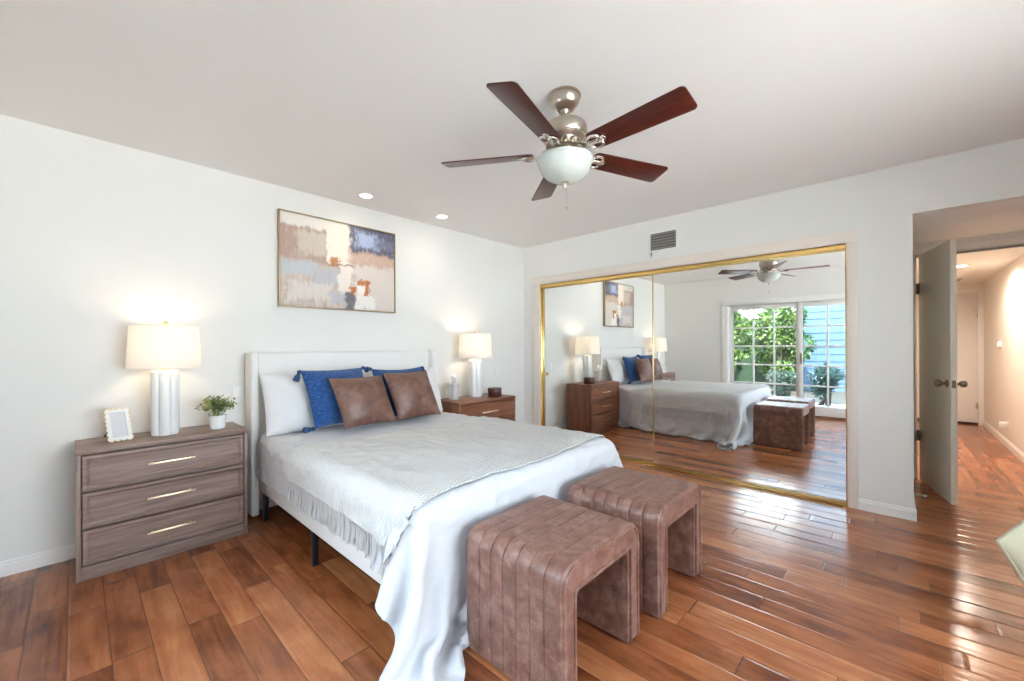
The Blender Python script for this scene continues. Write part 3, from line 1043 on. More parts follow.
# ------------------------------------------------------------------ table lamps
def table_lamp(label, x, y, z):
    t = thing('table_lamp', label, 'table lamp', (x, y, z), 0.35, 'white fluted table lamps')
    prof = [(0, 0), (0.070, 0), (0.074, 0.004), (0.076, 0.012), (0.076, 0.395), (0.074, 0.408), (0.066, 0.416), (0.02, 0.42), (0, 0.42)]
    MB().lathe(prof, 96, lobes=6, lobe_amp=0.20).build('fluted_base', M['ceramic'], t, angle=50)
    MB().lathe([(0, 0.42), (0.028, 0.42), (0.026, 0.428), (0.010, 0.432), (0.009, 0.50), (0.016, 0.505), (0.016, 0.55), (0, 0.55)], 20).build('socket', M['gold'], t)
    b, tp, r0, r1 = 0.432, 0.700, 0.192, 0.174
    MB().lathe([(r0 - 0.003, b), (r0, b), (r0 * 0.985, b + 0.02), (r1, tp), (r1 - 0.003, tp), (r0 - 0.006, b + 0.02), (r0 - 0.003, b)], 64).build('lamp_shade', M['shade'], t)
    hp = MB()
    for k in range(3):
        a = 2 * PI * k / 3
        hp.tube([(0.006 * math.cos(a), 0.006 * math.sin(a), tp - 0.012), (r1 * math.cos(a), r1 * math.sin(a), tp - 0.006)], 0.0018, 6)
    hp.tube([(0.016, 0, 0.52), (0.055, 0, 0.56), (0.055, 0, 0.64), (0.004, 0, tp - 0.012)], 0.0018, 6)
    hp.tube([(-0.016, 0, 0.52), (-0.055, 0, 0.56), (-0.055, 0, 0.64), (-0.004, 0, tp - 0.012)], 0.0018, 6)
    hp.build('shade_harp', M['gold'], t)
    MB().lathe([(0, tp - 0.014), (0.008, tp - 0.012), (0.005, tp + 0.002), (0.004, tp + 0.008), (0.012, tp + 0.014), (0.015, tp + 0.024),
                (0.010, tp + 0.034), (0.0, tp + 0.037)], 20).build('finial', M['gold'], t)
    MB().lathe([(0, 0.55), (0.013, 0.552), (0.024, 0.585), (0.028, 0.605), (0.022, 0.628), (0, 0.64)], 20).build('bulb', M['bulb'], t)
    l = bpy.data.lights.new('bulb_light', 'POINT')
    l.energy = LAMP_W
    l.color = (1.0, 0.79, 0.56)
    l.shadow_soft_size = 0.035
    lo = bpy.data.objects.new('bulb_light', l)
    COL.objects.link(lo)
    lo.parent = t
    lo.location = (0, 0, 0.60)
    return t


table_lamp('lit white fluted ceramic lamp on the greyish chest by the photo frame', 0.397, 3.455, 0.720)
table_lamp('lit white fluted ceramic lamp on the reddish nightstand by the closet', 3.055, 3.420, 0.715)

# ------------------------------------------------------------------ things on the chests
ZL, ZR = 0.720, 0.715
pf = thing('photo_frame', 'small white photo frame with gold-edged scalloped border on the greyish chest', 'photo frame', (0.182, 3.385, ZL + 0.006), 0.26)
tilt = Matrix.Rotation(math.radians(-20), 4, 'X')
fw, fh = 0.055, 0.096
def scallop(inset, amp, n=1):
    pts = []
    per = [(-fw, 0), (fw, 0), (fw, 2 * fh), (-fw, 2 * fh)]
    for i in range(4):
        a, b_ = Vector(per[i]), Vector(per[(i + 1) % 4])
        L_ = (b_ - a).length
        waves = round(L_ / 0.029)
        m_ = waves * 8
        nrm = Vector(((b_ - a).y, -(b_ - a).x)).normalized()
        for j in range(m_):
            s = j / m_
            q = a.lerp(b_, s) + nrm * (amp * (abs(math.sin(PI * waves * s)) - 0.4))
            c_ = Vector((0, fh))
            q = c_ + (q - c_) * (1 - inset / fh)
            pts.append((q.x, q.y))
    return pts
outer = scallop(0, 0.0085)
inner = []
ix, iz0, iz1 = fw - 0.020, 0.020, 2 * fh - 0.020
for (x_, z_) in outer:
    inner.append((max(-ix, min(ix, x_)), max(iz0, min(iz1, z_))))
P = np.array([[(x_, 0.0, z_) for x_, z_ in outer + outer[:1]], [(x_, -0.010, z_) for x_, z_ in outer + outer[:1]],
              [(x_, -0.010, z_) for x_, z_ in inner + inner[:1]], [(x_, -0.004, z_) for x_, z_ in inner + inner[:1]]])
fm = MB().grid(P)
bmesh.ops.transform(fm.bm, matrix=tilt, verts=fm.bm.verts)
fm.build('scalloped_border', M['ceramic'], pf)
ed = MB().tube([(x_, -0.010, z_) for x_, z_ in outer], 0.0022, 6, True)
bmesh.ops.transform(ed.bm, matrix=tilt, verts=ed.bm.verts)
ed.build('gold_edge', M['gold'], pf)
ph = MB().box(-ix - 0.004, ix + 0.004, -0.005, -0.001, iz0 - 0.004, iz1 + 0.004)
bmesh.ops.transform(ph.bm, matrix=tilt, verts=ph.bm.verts)
ph.build('print', M['photo'], pf)
bk = MB().box(-fw + 0.008, fw - 0.008, -0.001, 0.003, 0.006, 2 * fh - 0.01)
bmesh.ops.transform(bk.bm, matrix=tilt, verts=bk.bm.verts)
bk.prism([(-0.045, -0.003), (-0.005, -0.003), (0.012, 0.12), (-0.008, 0.12)], 0.055, 0.059, 'Y', mat=Matrix.Translation((0, 0.045, 0)) @ Matrix.Rotation(math.radians(24), 4, 'X'))
bk.build('easel_back', M['black'], pf)

pp = thing('potted_plant', 'small leafy green plant in a white pot on the greyish chest', 'plant', (0.672, 3.430, ZL), 0.3)
MB().lathe([(0, 0), (0.042, 0), (0.046, 0.004), (0.051, 0.088), (0.052, 0.092), (0.047, 0.092), (0.045, 0.078), (0, 0.078)], 40).build('pot', M['ceramic'], pp)
MB().lathe([(0, 0.080), (0.0455, 0.079)], 24).build('soil', M['soil'], pp)
rnd = random.Random(3)
lf, stm = MB(), MB()
for i in range(44):
    a = rnd.uniform(0, 2 * PI)
    sp_ = rnd.uniform(0.15, 1.0)
    tip = Vector((math.cos(a) * 0.105 * sp_, math.sin(a) * 0.105 * sp_, 0.105 + 0.115 * (1 - 0.62 * sp_ ** 2) * rnd.uniform(0.75, 1.0)))
    base = Vector((math.cos(a) * 0.02, math.sin(a) * 0.02, 0.08))
    mid = base.lerp(tip, 0.5) + Vector((0, 0, 0.02))
    stm.tube([base, mid, tip], 0.0011, 5)
    for j in range(9):
        s = rnd.uniform(0.35, 1.05)
        q = (base.lerp(mid, s * 2) if s < 0.5 else mid.lerp(tip, s * 2 - 1)) + Vector((rnd.gauss(0, .009), rnd.gauss(0, .009), rnd.gauss(0, .008)))
        d = Vector((rnd.gauss(0, 1) + math.cos(a), rnd.gauss(0, 1) + math.sin(a), rnd.gauss(0.3, .7))).normalized()
        sd_ = d.cross(Vector((rnd.gauss(0, 1), rnd.gauss(0, 1), 1))).normalized()
        L_, W2 = rnd.uniform(0.017, 0.028), rnd.uniform(0.007, 0.011)
        nn = d.cross(sd_) * 0.003
        G = np.array([[q, q + d * L_ * .5 - sd_ * W2 - nn, q + d * L_], [q, q + d * L_ * .5 + nn, q + d * L_], [q, q + d * L_ * .5 + sd_ * W2 - nn, q + d * L_]])
        lf.grid(G)
lf.build('foliage', M['leaf'], pp)
stm.build('stems', M['leaf'], pp)

vs = thing('perfume_bottle', 'pale tapered bottle with a glass stopper beside the far lamp', 'bottle', (2.750, 3.42, ZR), 0)
MB().lathe([(0, 0), (0.044, 0), (0.047, 0.004), (0.074, 0.165), (0.072, 0.172), (0.026, 0.180), (0.022, 0.192), (0, 0.192)], 8).build('bottle_body', M['vase'], vs, angle=15)
MB().lathe([(0, 0.190), (0.014, 0.190), (0.014, 0.198), (0.020, 0.206), (0.029, 0.228), (0.024, 0.252), (0.010, 0.264), (0, 0.266)], 20).build('stopper', M['ceramic'], vs)

bx = thing('trinket_box', 'small round burgundy lidded box on the reddish nightstand', 'box', (3.225, 3.285, ZR), 0)
MB().lathe([(0, 0), (0.074, 0), (0.076, 0.003), (0.076, 0.062), (0, 0.062)], 40).build('box_base', M['burgundy'], bx)
MB().lathe([(0.075, 0.063), (0.079, 0.063), (0.079, 0.090), (0.076, 0.094), (0, 0.094)], 40).build('lid', M['burgundy'], bx)

# lamp cord to the outlet behind the nightstand
cp = []
for i in range(14):
    s = i / 13
    cp.append((3.07 + (3.90 - 3.07) * s, 3.63 - 0.01 * math.sin(PI * s), 0.62 * (1 - s) ** 1.5 + 0.294 * s - 0.18 * math.sin(PI * s)))
cordt = thing('lamp_cord', 'white lamp cord running behind the reddish nightstand to the outlet', 'cord', (0, 0, 0))
MB().tube(cp, 0.003, 6).build('cord', M['white_plastic'], cordt)
MB().box(3.887, 3.913, 3.628, 3.658, 0.281, 0.309, 0.004).build('plug', M['white_plastic'], cordt)

# ------------------------------------------------------------------ wall art
art = thing('framed_painting', 'abstract beige and slate painting in thin gold frame above the bed', 'painting', (1.124, YA - 0.004, 1.612))
AW, AH = 1.054, 0.790
f = MB()
f.frame('Y', -0.042, 0, 0, AW, 0, AH, 0.009, 0.009, 0.009, 0.009, 0.001)
f.build('picture_frame', M['art_frame'], art)
MB().box(0, 1.03, 0, 0.022, 0, 0.766, 0.002).build('canvas', M['art'], art, loc=(0.012, -0.034, 0.012))

# ------------------------------------------------------------------ ceiling fan
FX, FY = 1.764, 1.262
fan = thing('ceiling_fan', 'five-blade ceiling fan with cherry blades and white glass bowl', 'ceiling fan', (FX, FY, H))
MB().lathe([(0, 0), (0.084, 0), (0.087, -0.010), (0.080, -0.016), (0.080, -0.028), (0.072, -0.052), (0.052, -0.075), (0.034, -0.083), (0, -0.083)], 40).build('canopy', M['nickel'], fan)
MB().lathe([(0, -0.07), (0.0135, -0.07), (0.0135, -0.165), (0, -0.165)], 20).lathe([(0, -0.078), (0.026, -0.080), (0.020, -0.098), (0, -0.100)], 24).build('downrod', M['nickel'], fan)
MB().lathe([(0, -0.135), (0.03, -0.137), (0.034, -0.150), (0.085, -0.155), (0.112, -0.165), (0.118, -0.180), (0.118, -0.222), (0.112, -0.230), (0.113, -0.236), (0.104, -0.250),
            (0.094, -0.262), (0.094, -0.285), (0.075, -0.296), (0, -0.296)], 48).build('motor_housing', M['nickel'], fan)
dec = MB()
for k in range(15):
    a = 2 * PI * k / 15
    dec.lathe([(0, -0.003), (0.011, -0.002), (0.013, 0.002), (0.007, 0.006), (0, 0.007)], 12, mat=Matrix.Rotation(a, 4, 'Z') @ Matrix.Translation((0.094, 0, -0.272)) @ Matrix.Rotation(PI / 2, 4, 'Y') @ Matrix.Scale(1.5, 4, (1, 0, 0)))
dec.build('motor_ornament', M['bronze'], fan)
MB().lathe([(0, -0.294), (0.060, -0.296), (0.064, -0.306), (0.056, -0.318), (0.066, -0.330), (0.112, -0.336), (0.116, -0.344), (0.113, -0.350), (0, -0.350)], 40).build('light_fitter', M['nickel'], fan)
MB().lathe([(0.136, -0.334), (0.147, -0.339), (0.148, -0.350), (0.141, -0.356), (0.137, -0.374), (0.124, -0.404), (0.099, -0.430), (0.064, -0.449), (0.028, -0.458), (0, -0.459)], 56).build('light_bowl', M['bowl_glass'], fan)
MB().lathe([(0, -0.452), (0.020, -0.454), (0.022, -0.462), (0.014, -0.470), (0.011, -0.482), (0.005, -0.492), (0, -0.495)], 24).build('bowl_finial', M['nickel'], fan)
ch = MB()
ch.tube([(0.010, -0.004, -0.48), (0.010, -0.004, -0.585)], 0.0013, 6)
ch.lathe([(0, -0.603), (0.004, -0.601), (0.0045, -0.590), (0.002, -0.584), (0, -0.583)], 10, (0.010, -0.004, 0))
ch.build('pull_chain', M['nickel_bright'], fan)

BR, BZ = 0.668, -0.306
def blade_mesh():
    """rounded plank, X outward, pitched about X"""
    outl = []
    x0, x1 = 0.165, BR
    hw0, hw1 = 0.060, 0.072
    def corner(cx, cy, r, a0, a1, n=7):
        for i in range(n + 1):
            a = a0 + (a1 - a0) * i / n
            outl.append((cx + r * math.cos(a), cy + r * math.sin(a)))
    corner(x1 - 0.022, hw1 - 0.022, 0.022, PI / 2, 0)
    corner(x1 - 0.022, -hw1 + 0.022, 0.022, 0, -PI / 2)
    corner(x0 + 0.03, -hw0 + 0.03, 0.03, -PI / 2, -PI)
    corner(x0 + 0.03, hw0 - 0.03, 0.03, PI, PI / 2)
    return MB().prism(outl, -0.003, 0.003, 'Z', bev=0.0012)
def iron_mesh():
    """cast scroll bracket that carries the blade: two curled arms and a plate"""
    m = MB()
    m.tube([(0.085, 0, 0.022), (0.110, 0.0, 0.014), (0.130, 0.0, -0.006), (0.150, 0.0, -0.014), (0.18, 0, -0.011)], [0.012, 0.011, 0.010, 0.010, 0.008], 10)
    for s in (-1, 1):
        pts = []
        for i in range(15):
            a = -PI * 0.5 + i / 14 * PI * 1.55
            pts.append((0.165 + 0.030 * math.cos(a) + 0.03, s * (0.020 + 0.020 * math.sin(a) + 0.004), -0.010))
        m.tube([(0.135, 0, -0.011)] + pts, [0.009] + [0.0075] * 14 + [0.005], 8)
    m.prism([(0.13, -0.012), (0.245, -0.018), (0.255, 0.0), (0.245, 0.018), (0.13, 0.012)], -0.010, -0.004, 'Z', bev=0.002)
    for p in ((0.185, 0), (0.232, -0.009), (0.232, 0.009)):
        m.lathe([(0, -0.014), (0.004, -0.013), (0.005, -0.010), (0, -0.010)], 8, (p[0], p[1], 0))
    return m
b0 = i0 = None
for k in range(5):
    a = YAW - 3.652 + 2 * PI * k / 5
    if b0 is None:
        b0 = blade_mesh().build('fan_blade', M['blade'], fan)
        i0 = iron_mesh().build('blade_iron', M['nickel_bright'], b0)
        b, ir = b0, i0
    else:
        b, ir = b0.copy(), i0.copy()
        COL.objects.link(b)
        COL.objects.link(ir)
        b.parent = fan
        ir.parent = b
    b.location = (0, 0, BZ)
    b.rotation_mode = 'XYZ'
    b.rotation_euler = (Matrix.Rotation(a, 3, 'Z') @ Matrix.Rotation(math.radians(-14), 3, 'X')).to_euler()

# ------------------------------------------------------------------ bed
BX0, BX1, BY0, BY1 = 0.945, 2.520, 1.425, 3.52
bed = thing('bed', 'queen bed with cream upholstered winged headboard', 'bed', ((BX0 + BX1) / 2, (BY0 + BY1) / 2, 0))
off = Vector((-(BX0 + BX1) / 2, -(BY0 + BY1) / 2, 0))
def bpart(mb, name, mat, **kw):
    o = mb.build(name, mat, bed, **kw)
    o.location = off
    return o
bpart(MB().box(0.895, 2.562, 3.550, 3.635, 0.27, 1.235, 0.018, 3), 'headboard', M['upholstery'])
for xa in (0.885, 2.512):
    bpart(MB().box(xa, xa + 0.055, 3.475, 3.640, 0.02, 1.240, 0.014, 3), 'headboard_wing', M['upholstery'])
bpart(MB().box(BX0 - 0.012, BX0 + 0.035, BY0 + 0.01, 3.53, 0.205, 0.40, 0.012, 2), 'side_rail', M['upholstery'])
bpart(MB().box(BX1 - 0.035, BX1 + 0.012, BY0 + 0.01, 3.53, 0.205, 0.40, 0.012, 2), 'side_rail', M['upholstery'])
bpart(MB().box(BX0 - 0.012, BX1 + 0.012, BY0 - 0.012, BY0 + 0.035, 0.205, 0.40, 0.012, 2), 'foot_rail', M['upholstery'])
bpart(MB().box(1.02, 1.10, 3.50, 3.548, 0.06, 0.34, 0.006), 'headboard_bracket', M['upholstery'])
bpart(MB().box(2.35, 2.43, 3.50, 3.548, 0.06, 0.34, 0.006), 'headboard_bracket', M['upholstery'])
sl = MB()
for i in range(12):
    y_ = BY0 + 0.10 + i * 0.170
    sl.box(BX0 + 0.03, BX1 - 0.03, y_, y_ + 0.07, 0.285, 0.305)
sl.box(1.70, 1.75, BY0 + 0.03, 3.52, 0.255, 0.285)
bpart(sl, 'slat_base', M['black'])
bpart(MB().box(BX0, BX1, BY0, BY1, 0.31, 0.600, 0.055, 4), 'mattress', M['mattress'])
for lx in (BX0 + 0.012, 1.725, BX1 - 0.012):
    for ly in (BY0 + 0.12, 2.49, 3.40):
        hz = 0.205 if lx != 1.725 else 0.255
        bpart(MB().box(lx - 0.016, lx + 0.016, ly - 0.016, ly + 0.016, 0.0, hz, 0.002), 'leg', M['black'])

# ---- cloth: small position-based solver
def cloth_drape(x0, x1, y0, y1, z, dx, boxes, steps, seed, ycut=None):
    nx, ny = int(round((x1 - x0) / dx)) + 1, int(round((y1 - y0) / dx)) + 1
    gx, gy = np.meshgrid(np.linspace(x0, x1, nx), np.linspace(y0, y1, ny), indexing='ij')
    rng = np.random.default_rng(seed)
    Pp = np.stack([gx, gy, np.full_like(gx, z) + rng.normal(0, 0.004, gx.shape)], -1)
    V = np.zeros_like(Pp)
    sx, sy = (x1 - x0) / (nx - 1), (y1 - y0) / (ny - 1)
    cons = []
    def add(a, b, rest, stiff):
        cons.append((a, b, rest, stiff))
    for s in (0, 1):
        ia = np.arange(s, nx - 1, 2)
        add((ia, slice(None)), (ia + 1, slice(None)), sx, 1.0)
        ja = np.arange(s, ny - 1, 2)
        add((slice(None), ja), (slice(None), ja + 1), sy, 1.0)
    dd = math.hypot(sx, sy)
    for s in (0, 1):
        ia = np.arange(s, nx - 1, 2)
        add((ia, slice(0, ny - 1)), (ia + 1, slice(1, ny)), dd, 0.35)
        add((ia, slice(1, ny)), (ia + 1, slice(0, ny - 1)), dd, 0.35)
    for s in range(4):
        ia = np.array([i for i in range(nx - 2) if (i % 4) == s])
        add((ia, slice(None)), (ia + 2, slice(None)), 2 * sx, 0.22)
        ja = np.array([j for j in range(ny - 2) if (j % 4) == s])
        add((slice(None), ja), (slice(None), ja + 2), 2 * sy, 0.22)
    dt = 0.012
    for it in range(steps):
        V[..., 2] -= 9.8 * dt
        V *= 0.975
        Q = Pp + V * dt
        for sub in range(7):
            for a, b, rest, stiff in cons:
                d = Q[b] - Q[a]
                L = np.sqrt((d * d).sum(-1, keepdims=True)) + 1e-9
                c = d * ((L - rest) / L * 0.5 * stiff)
                Q[a] += c
                Q[b] -= c
            for (lo, hi, rad) in boxes:
                cen, half = (lo + hi) / 2, (hi - lo) / 2 - rad
                rel = Q - cen
                q = np.abs(rel) - half
                mq = np.maximum(q, 0)
                out = np.sqrt((mq * mq).sum(-1))
                dist = out + np.minimum(q.max(-1), 0) - rad
                hit = dist < 0
                if not hit.any():
                    continue
                g = np.where((out > 1e-6)[..., None], mq / np.maximum(out, 1e-6)[..., None], 0)
                ax = q.argmax(-1)
                inner_ = np.eye(3)[ax]
                g = np.where((out > 1e-6)[..., None], g, inner_) * np.sign(rel)
                push = g * (-dist)[..., None]
                Q = np.where(hit[..., None], Q + push, Q)
                # friction
                tang = Q - Pp
                Q = np.where(hit[..., None], Q - 0.25 * (tang - g * (tang * g).sum(-1, keepdims=True)), Q)
            low = Q[..., 2] < 0.016
            Q[..., 2] = np.where(low, 0.016, Q[..., 2])
            for ax_ in (0, 1):
                Q[..., ax_] = np.where(low, Q[..., ax_] * 0.6 + Pp[..., ax_] * 0.4, Q[..., ax_])
        if ycut and it > steps * 0.45:
            # the benches have been pushed in against the hanging end
            xa_, xb_, yc_ = ycut
            yl_ = yc_ - 1.25 * np.clip(xa_ - Q[..., 0], 0, 0.3)
            m_ = (Q[..., 0] < xb_) & (Q[..., 1] < yl_) & (Q[..., 2] < 0.57)
            Q[..., 1] = np.where(m_, Q[..., 1] + 0.3 * (yl_ - Q[..., 1]), Q[..., 1])
        V = (Q - Pp) / dt
        sp = np.sqrt((V * V).sum(-1, keepdims=True))
        V *= np.minimum(1, 3.0 / np.maximum(sp, 1e-6))
        Pp = Q
    return Pp


def A3(*v):
    return np.array(v, float)


DX0, DX1, DY0, DY1 = BX0 - 0.300, BX1 + 0.60, BY0 - 0.63, 3.44
colliders = [
    (A3(BX0 - 0.035, BY0 - 0.03, 0.19), A3(BX1 + 0.030, 3.70, 0.632), 0.075),
    (A3(BX1 - 0.40, BY0 - 0.03, 0.19), A3(BX1 + 0.095, 2.95, 0.630), 0.10),
    (A3(2.615, 3.10, -0.2), A3(3.5, 3.7, 0.72), 0.01),
    (A3(-0.1, 3.2, -0.2), A3(0.825, 3.7, 0.72), 0.01),
    (A3(0.86, 3.46, -0.2), A3(0.955, 3.7, 1.3), 0.02), (A3(2.495, 3.46, -0.2), A3(2.60, 3.7, 1.3), 0.02)]
duv = cloth_drape(DX0, DX1, DY0, DY1, 0.655, 0.031, colliders, 280, 4, (1.125, 3.30, 1.345))


def refine(P, times=1):
    """smooth Catmull-Rom upsample of a grid"""
    for _ in range(times):
        for ax in (0, 1):
            P = np.moveaxis(P, ax, 0)
            E = np.concatenate([2 * P[:1] - P[1:2], P, 2 * P[-1:] - P[-2:-1]])
            mid = (-E[:-3] + 9 * E[1:-2] + 9 * E[2:-1] - E[3:]) / 16
            R = np.empty((2 * P.shape[0] - 1,) + P.shape[1:])
            R[0::2] = P
            R[1::2] = mid
            P = np.moveaxis(R, 0, ax)
    return P


def gnormals(P):
    du = np.gradient(P, axis=0)
    dv = np.gradient(P, axis=1)
    n = np.cross(du, dv)
    return n / (np.linalg.norm(n, axis=-1, keepdims=True) + 1e-9)


duv = refine(duv, 1)
NX, NY = duv.shape[:2]
nrm = gnormals(duv)
wr = np.zeros((NX, NY))
for i in range(NX):
    for j in range(NY):
        rx, ry = i / (NX - 1) * (DX1 - DX0), j / (NY - 1) * (DY1 - DY0)
        a = noise.noise(Vector((rx * 5.0, ry * 5.0, 1.3)))
        b = noise.noise(Vector((rx * 11 + 2 * a, ry * 13, 5.1)))
        c = 1 - abs(noise.noise(Vector((rx * 7 + 3, ry * 3.2 + a, 9.7)))) * 2
        wr[i, j] = a * 0.008 + b * 0.005 + max(c, 0) ** 4 * 0.007
duv = duv + nrm * wr[..., None]
nrm = gnormals(duv)


def duvet_at(rx, ry, lift):
    """point on the draped duvet at rest position (rx, ry), lifted off along its normal"""
    fi = np.clip((rx - DX0) / (DX1 - DX0), 0, 1) * (NX - 1)
    fj = np.clip((ry - DY0) / (DY1 - DY0), 0, 1) * (NY - 1)
    i = np.minimum(fi.astype(int), NX - 2)
    j = np.minimum(fj.astype(int), NY - 2)
    a, b = (fi - i)[..., None], (fj - j)[..., None]
    def s(F):
        return F[i, j] * (1 - a) * (1 - b) + F[i + 1, j] * a * (1 - b) + F[i, j + 1] * (1 - a) * b + F[i + 1, j + 1] * a * b
    n = s(nrm)
    n /= np.linalg.norm(n, axis=-1, keepdims=True)
    p = s(duv) + n * (lift[..., None] if hasattr(lift, 'shape') else lift)
    p[..., 2] = np.maximum(p[..., 2], 0.01)
    return p


# two-sided duvet with a rolled edge
inn = duv - nrm * 0.016
inn[..., 2] = np.maximum(inn[..., 2], 0.004)
mb = MB()
mb.grid(duv)
mb.grid(inn[:, ::-1])
for o_, i_ in ((duv[0], inn[0]), (duv[-1], inn[-1]), (duv[:, 0], inn[:, 0]), (duv[:, -1], inn[:, -1])):
    mb.grid(np.stack([o_, i_]))
bmesh.ops.remove_doubles(mb.bm, verts=mb.bm.verts, dist=1e-6)
bmesh.ops.recalc_face_normals(mb.bm, faces=mb.bm.faces)
dv_ = mb.build('duvet', M['duvet'], angle=80)
tag(dv_, 'plain white cotton duvet draped over the bed to the floor', 'duvet')

# throw blanket
TX0, TX1 = BX0 - 0.165, BX1 + 0.22
nu, nv = 150, 80
uu, vv = np.meshgrid(np.linspace(0, 1, nu), np.linspace(0, 1, nv), indexing='ij')
rx = TX0 + (TX1 - TX0) * uu
front = 1.565 - 0.085 * (1 - uu) ** 2 + 0.03 * np.sin(uu * 9)
back = 2.74 + 0.03 * np.sin(uu * 7 + 1)
ry = front + (back - front) * vv
lift = 0.017 + 0.003 * np.sin(uu * 60 + 3 * np.sin(vv * 9)) * np.sin(vv * 34)
T1 = duvet_at(rx, ry, lift)
T0 = duvet_at(rx, ry, 0.011 + 0 * lift)
mb = MB()
mb.grid(T1)
mb.grid(T0[:, ::-1])
for o_, i_ in ((T1[0], T0[0]), (T1[-1], T0[-1]), (T1[:, 0], T0[:, 0]), (T1[:, -1], T0[:, -1])):
    mb.grid(np.stack([o_, i_]))
bmesh.ops.recalc_face_normals(mb.bm, faces=mb.bm.faces)
throw = thing('throw_blanket', 'woven off-white throw with fringed ends laid across the bed', 'blanket', (0, 0, 0))
mb.build('woven_cloth', M['throw'], throw, angle=80)
rnd = random.Random(11)
for side in (0, 1):
    fm = MB()
    cnt = 54
    for k in range(cnt):
        s = (k + 0.5) / cnt
        ui = 0.0 if side == 0 else 1.0
        f0 = 1.565 - 0.085 * (1 - ui) ** 2 + 0.03 * math.sin(ui * 9)
        b0_ = 2.74 + 0.03 * math.sin(ui * 7 + 1)
        yk = f0 + (b0_ - f0) * s
        L_ = rnd.uniform(0.115, 0.145)
        sl_ = rnd.uniform(-0.025, 0.025)
        for q in range(2):
            t_ = np.linspace(-0.004, 1, 7)
            dirx = -1 if side == 0 else 1
            px = (TX0 if side == 0 else TX1) + dirx * t_ * L_ * (1 if q == 0 else 0.93)
            py = yk + sl_ * t_ + (q - 0.5) * 0.006 * t_ + 0.003 * np.sin(t_ * 8 + k)
            lf_ = np.array([0.010, 0.012, 0.011, 0.009, 0.009, 0.010, 0.010]) + rnd.uniform(0, 0.004)
            pts = duvet_at(px, py, lf_)
            fm.tube([tuple(p) for p in pts], [0.0042, 0.0046, 0.0036, 0.0032, 0.0032, 0.0034, 0.0020], 5)
    fm.build('fringe', M['fringe'], throw)
tu, tv = np.meshgrid(np.linspace(0, 1, 7), np.linspace(0, 1, 5), indexing='ij')
tg = duvet_at(BX0 - 0.040 + 0.050 * tu, 1.512 + 0.034 * tv, 0.0215 + 0 * tu)
mb = MB().grid(tg).grid((tg - 0.002)[:, ::-1])
tgo = mb.build('cloth_tag', M['tag'], throw)
tgo['label'] = 'white sewn cloth label'
mk = MB()
for r_ in range(2):
    pts = duvet_at(BX0 - 0.031 + 0.032 * np.linspace(0, 1, 9), 1.524 + 0.008 * r_ + 0.0015 * np.sin(np.arange(9) * 2.6), 0.0228 + np.zeros(9))
    mk.tube([tuple(p) for p in pts], 0.0016, 5)
mk.build('stitched_mark', M['vent_slat'], tgo)

# ------------------------------------------------------------------ pillows
def pillow(name, label, cat, mat, w, h, th, bottom, yaw, lean, shear=0.0, roll=0.0, sag=0.0, seed=0, pinch=0.06, group=None, pw=2.2, wr=0.006, bend=0.0):
    """cushion standing on its lower edge: local X across, Z up, front facing -Y"""
    t = thing(name, label, cat, bottom, 0, group)
    N = 34
    s = np.sin(np.linspace(-PI / 2, PI / 2, N))
    U, Vv = np.meshgrid(s, s, indexing='ij')
    half = []
    R_ = Matrix.Rotation(yaw, 3, 'Z') @ Matrix.Rotation(lean, 3, 'X') @ Matrix.Rotation(roll, 3, 'Y')
    for side in (-1, 1):
        prof = np.clip((1 - np.abs(U) ** pw) * (1 - np.abs(Vv) ** pw), 0, 1) ** 0.55
        T = th / 2 * prof
        X_ = w / 2 * U * (1 - pinch * (1 - Vv ** 2))
        Z_ = h / 2 * Vv * (1 - pinch * (1 - U ** 2))
        nz = np.array([[noise.noise(Vector((U[i, j] * 3.1 + seed, Vv[i, j] * 3.1, side * 2.0 + seed))) +
                        0.5 * noise.noise(Vector((U[i, j] * 8 + seed, Vv[i, j] * 6, side * 3.0))) for j in range(N)] for i in range(N)])
        # creases running in from the corners
        cr_ = np.sin((np.abs(U) - np.abs(Vv)) * 16 + seed) * (np.abs(U * Vv)) ** 1.5
        T = T + (nz * wr + cr_ * wr * 0.9) * prof ** 0.6
        Z_ = Z_ - sag * (1 - U ** 2) * (Vv > 0) * Vv
        Y_ = side * T + bend * (U ** 2)
        Z_ = Z_ + h / 2
        X_ = X_ + shear * (Z_ - h / 2)
        G = np.stack([X_, Y_, Z_], -1)
        half.append(G)
    mb = MB()
    mb.grid(half[0])
    mb.grid(half[1][:, ::-1])
    bmesh.ops.remove_doubles(mb.bm, verts=mb.bm.verts, dist=1e-5)
    bmesh.ops.recalc_face_normals(mb.bm, faces=mb.bm.faces)
    bmesh.ops.transform(mb.bm, matrix=R_.to_4x4(), verts=mb.bm.verts)
    mb.build('cushion_cover', mat, t, angle=60)
    edge = [half[0][i, 0] for i in range(N)] + [half[0][N - 1, j] for j in range(1, N)] + [half[0][i, N - 1] for i in range(N - 2, -1, -1)] + [half[0][0, j] for j in range(N - 2, 0, -1)]
    ed = [R_ @ Vector(p) for p in edge]
    corners = [R_ @ Vector(half[0][i, j]) for i, j in ((0, 0), (N - 1, 0), (N - 1, N - 1), (0, N - 1))]
    return t, ed, corners


def seam(t, ed, mat, r=0.0028, name='seam_piping'):
    MB().tube(ed, r, 6, True).build(name, mat, t)


def tassel(t, p, d, mat, L=0.085):
    d = Vector(d).normalized()
    m = MB()
    rot = d.to_track_quat('Z', 'Y').to_matrix().to_4x4()
    m.lathe([(0, -0.004), (0.010, 0.0), (0.017, 0.010), (0.018, 0.020), (0.012, 0.028), (0.013, 0.033), (0.021, 0.050), (0.026, L), (0.018, L + 0.004), (0, L + 0.002)], 16,
            lobes=14, lobe_amp=0.18, mat=Matrix.Translation(p) @ rot)
    m.build('tassel', mat, t)


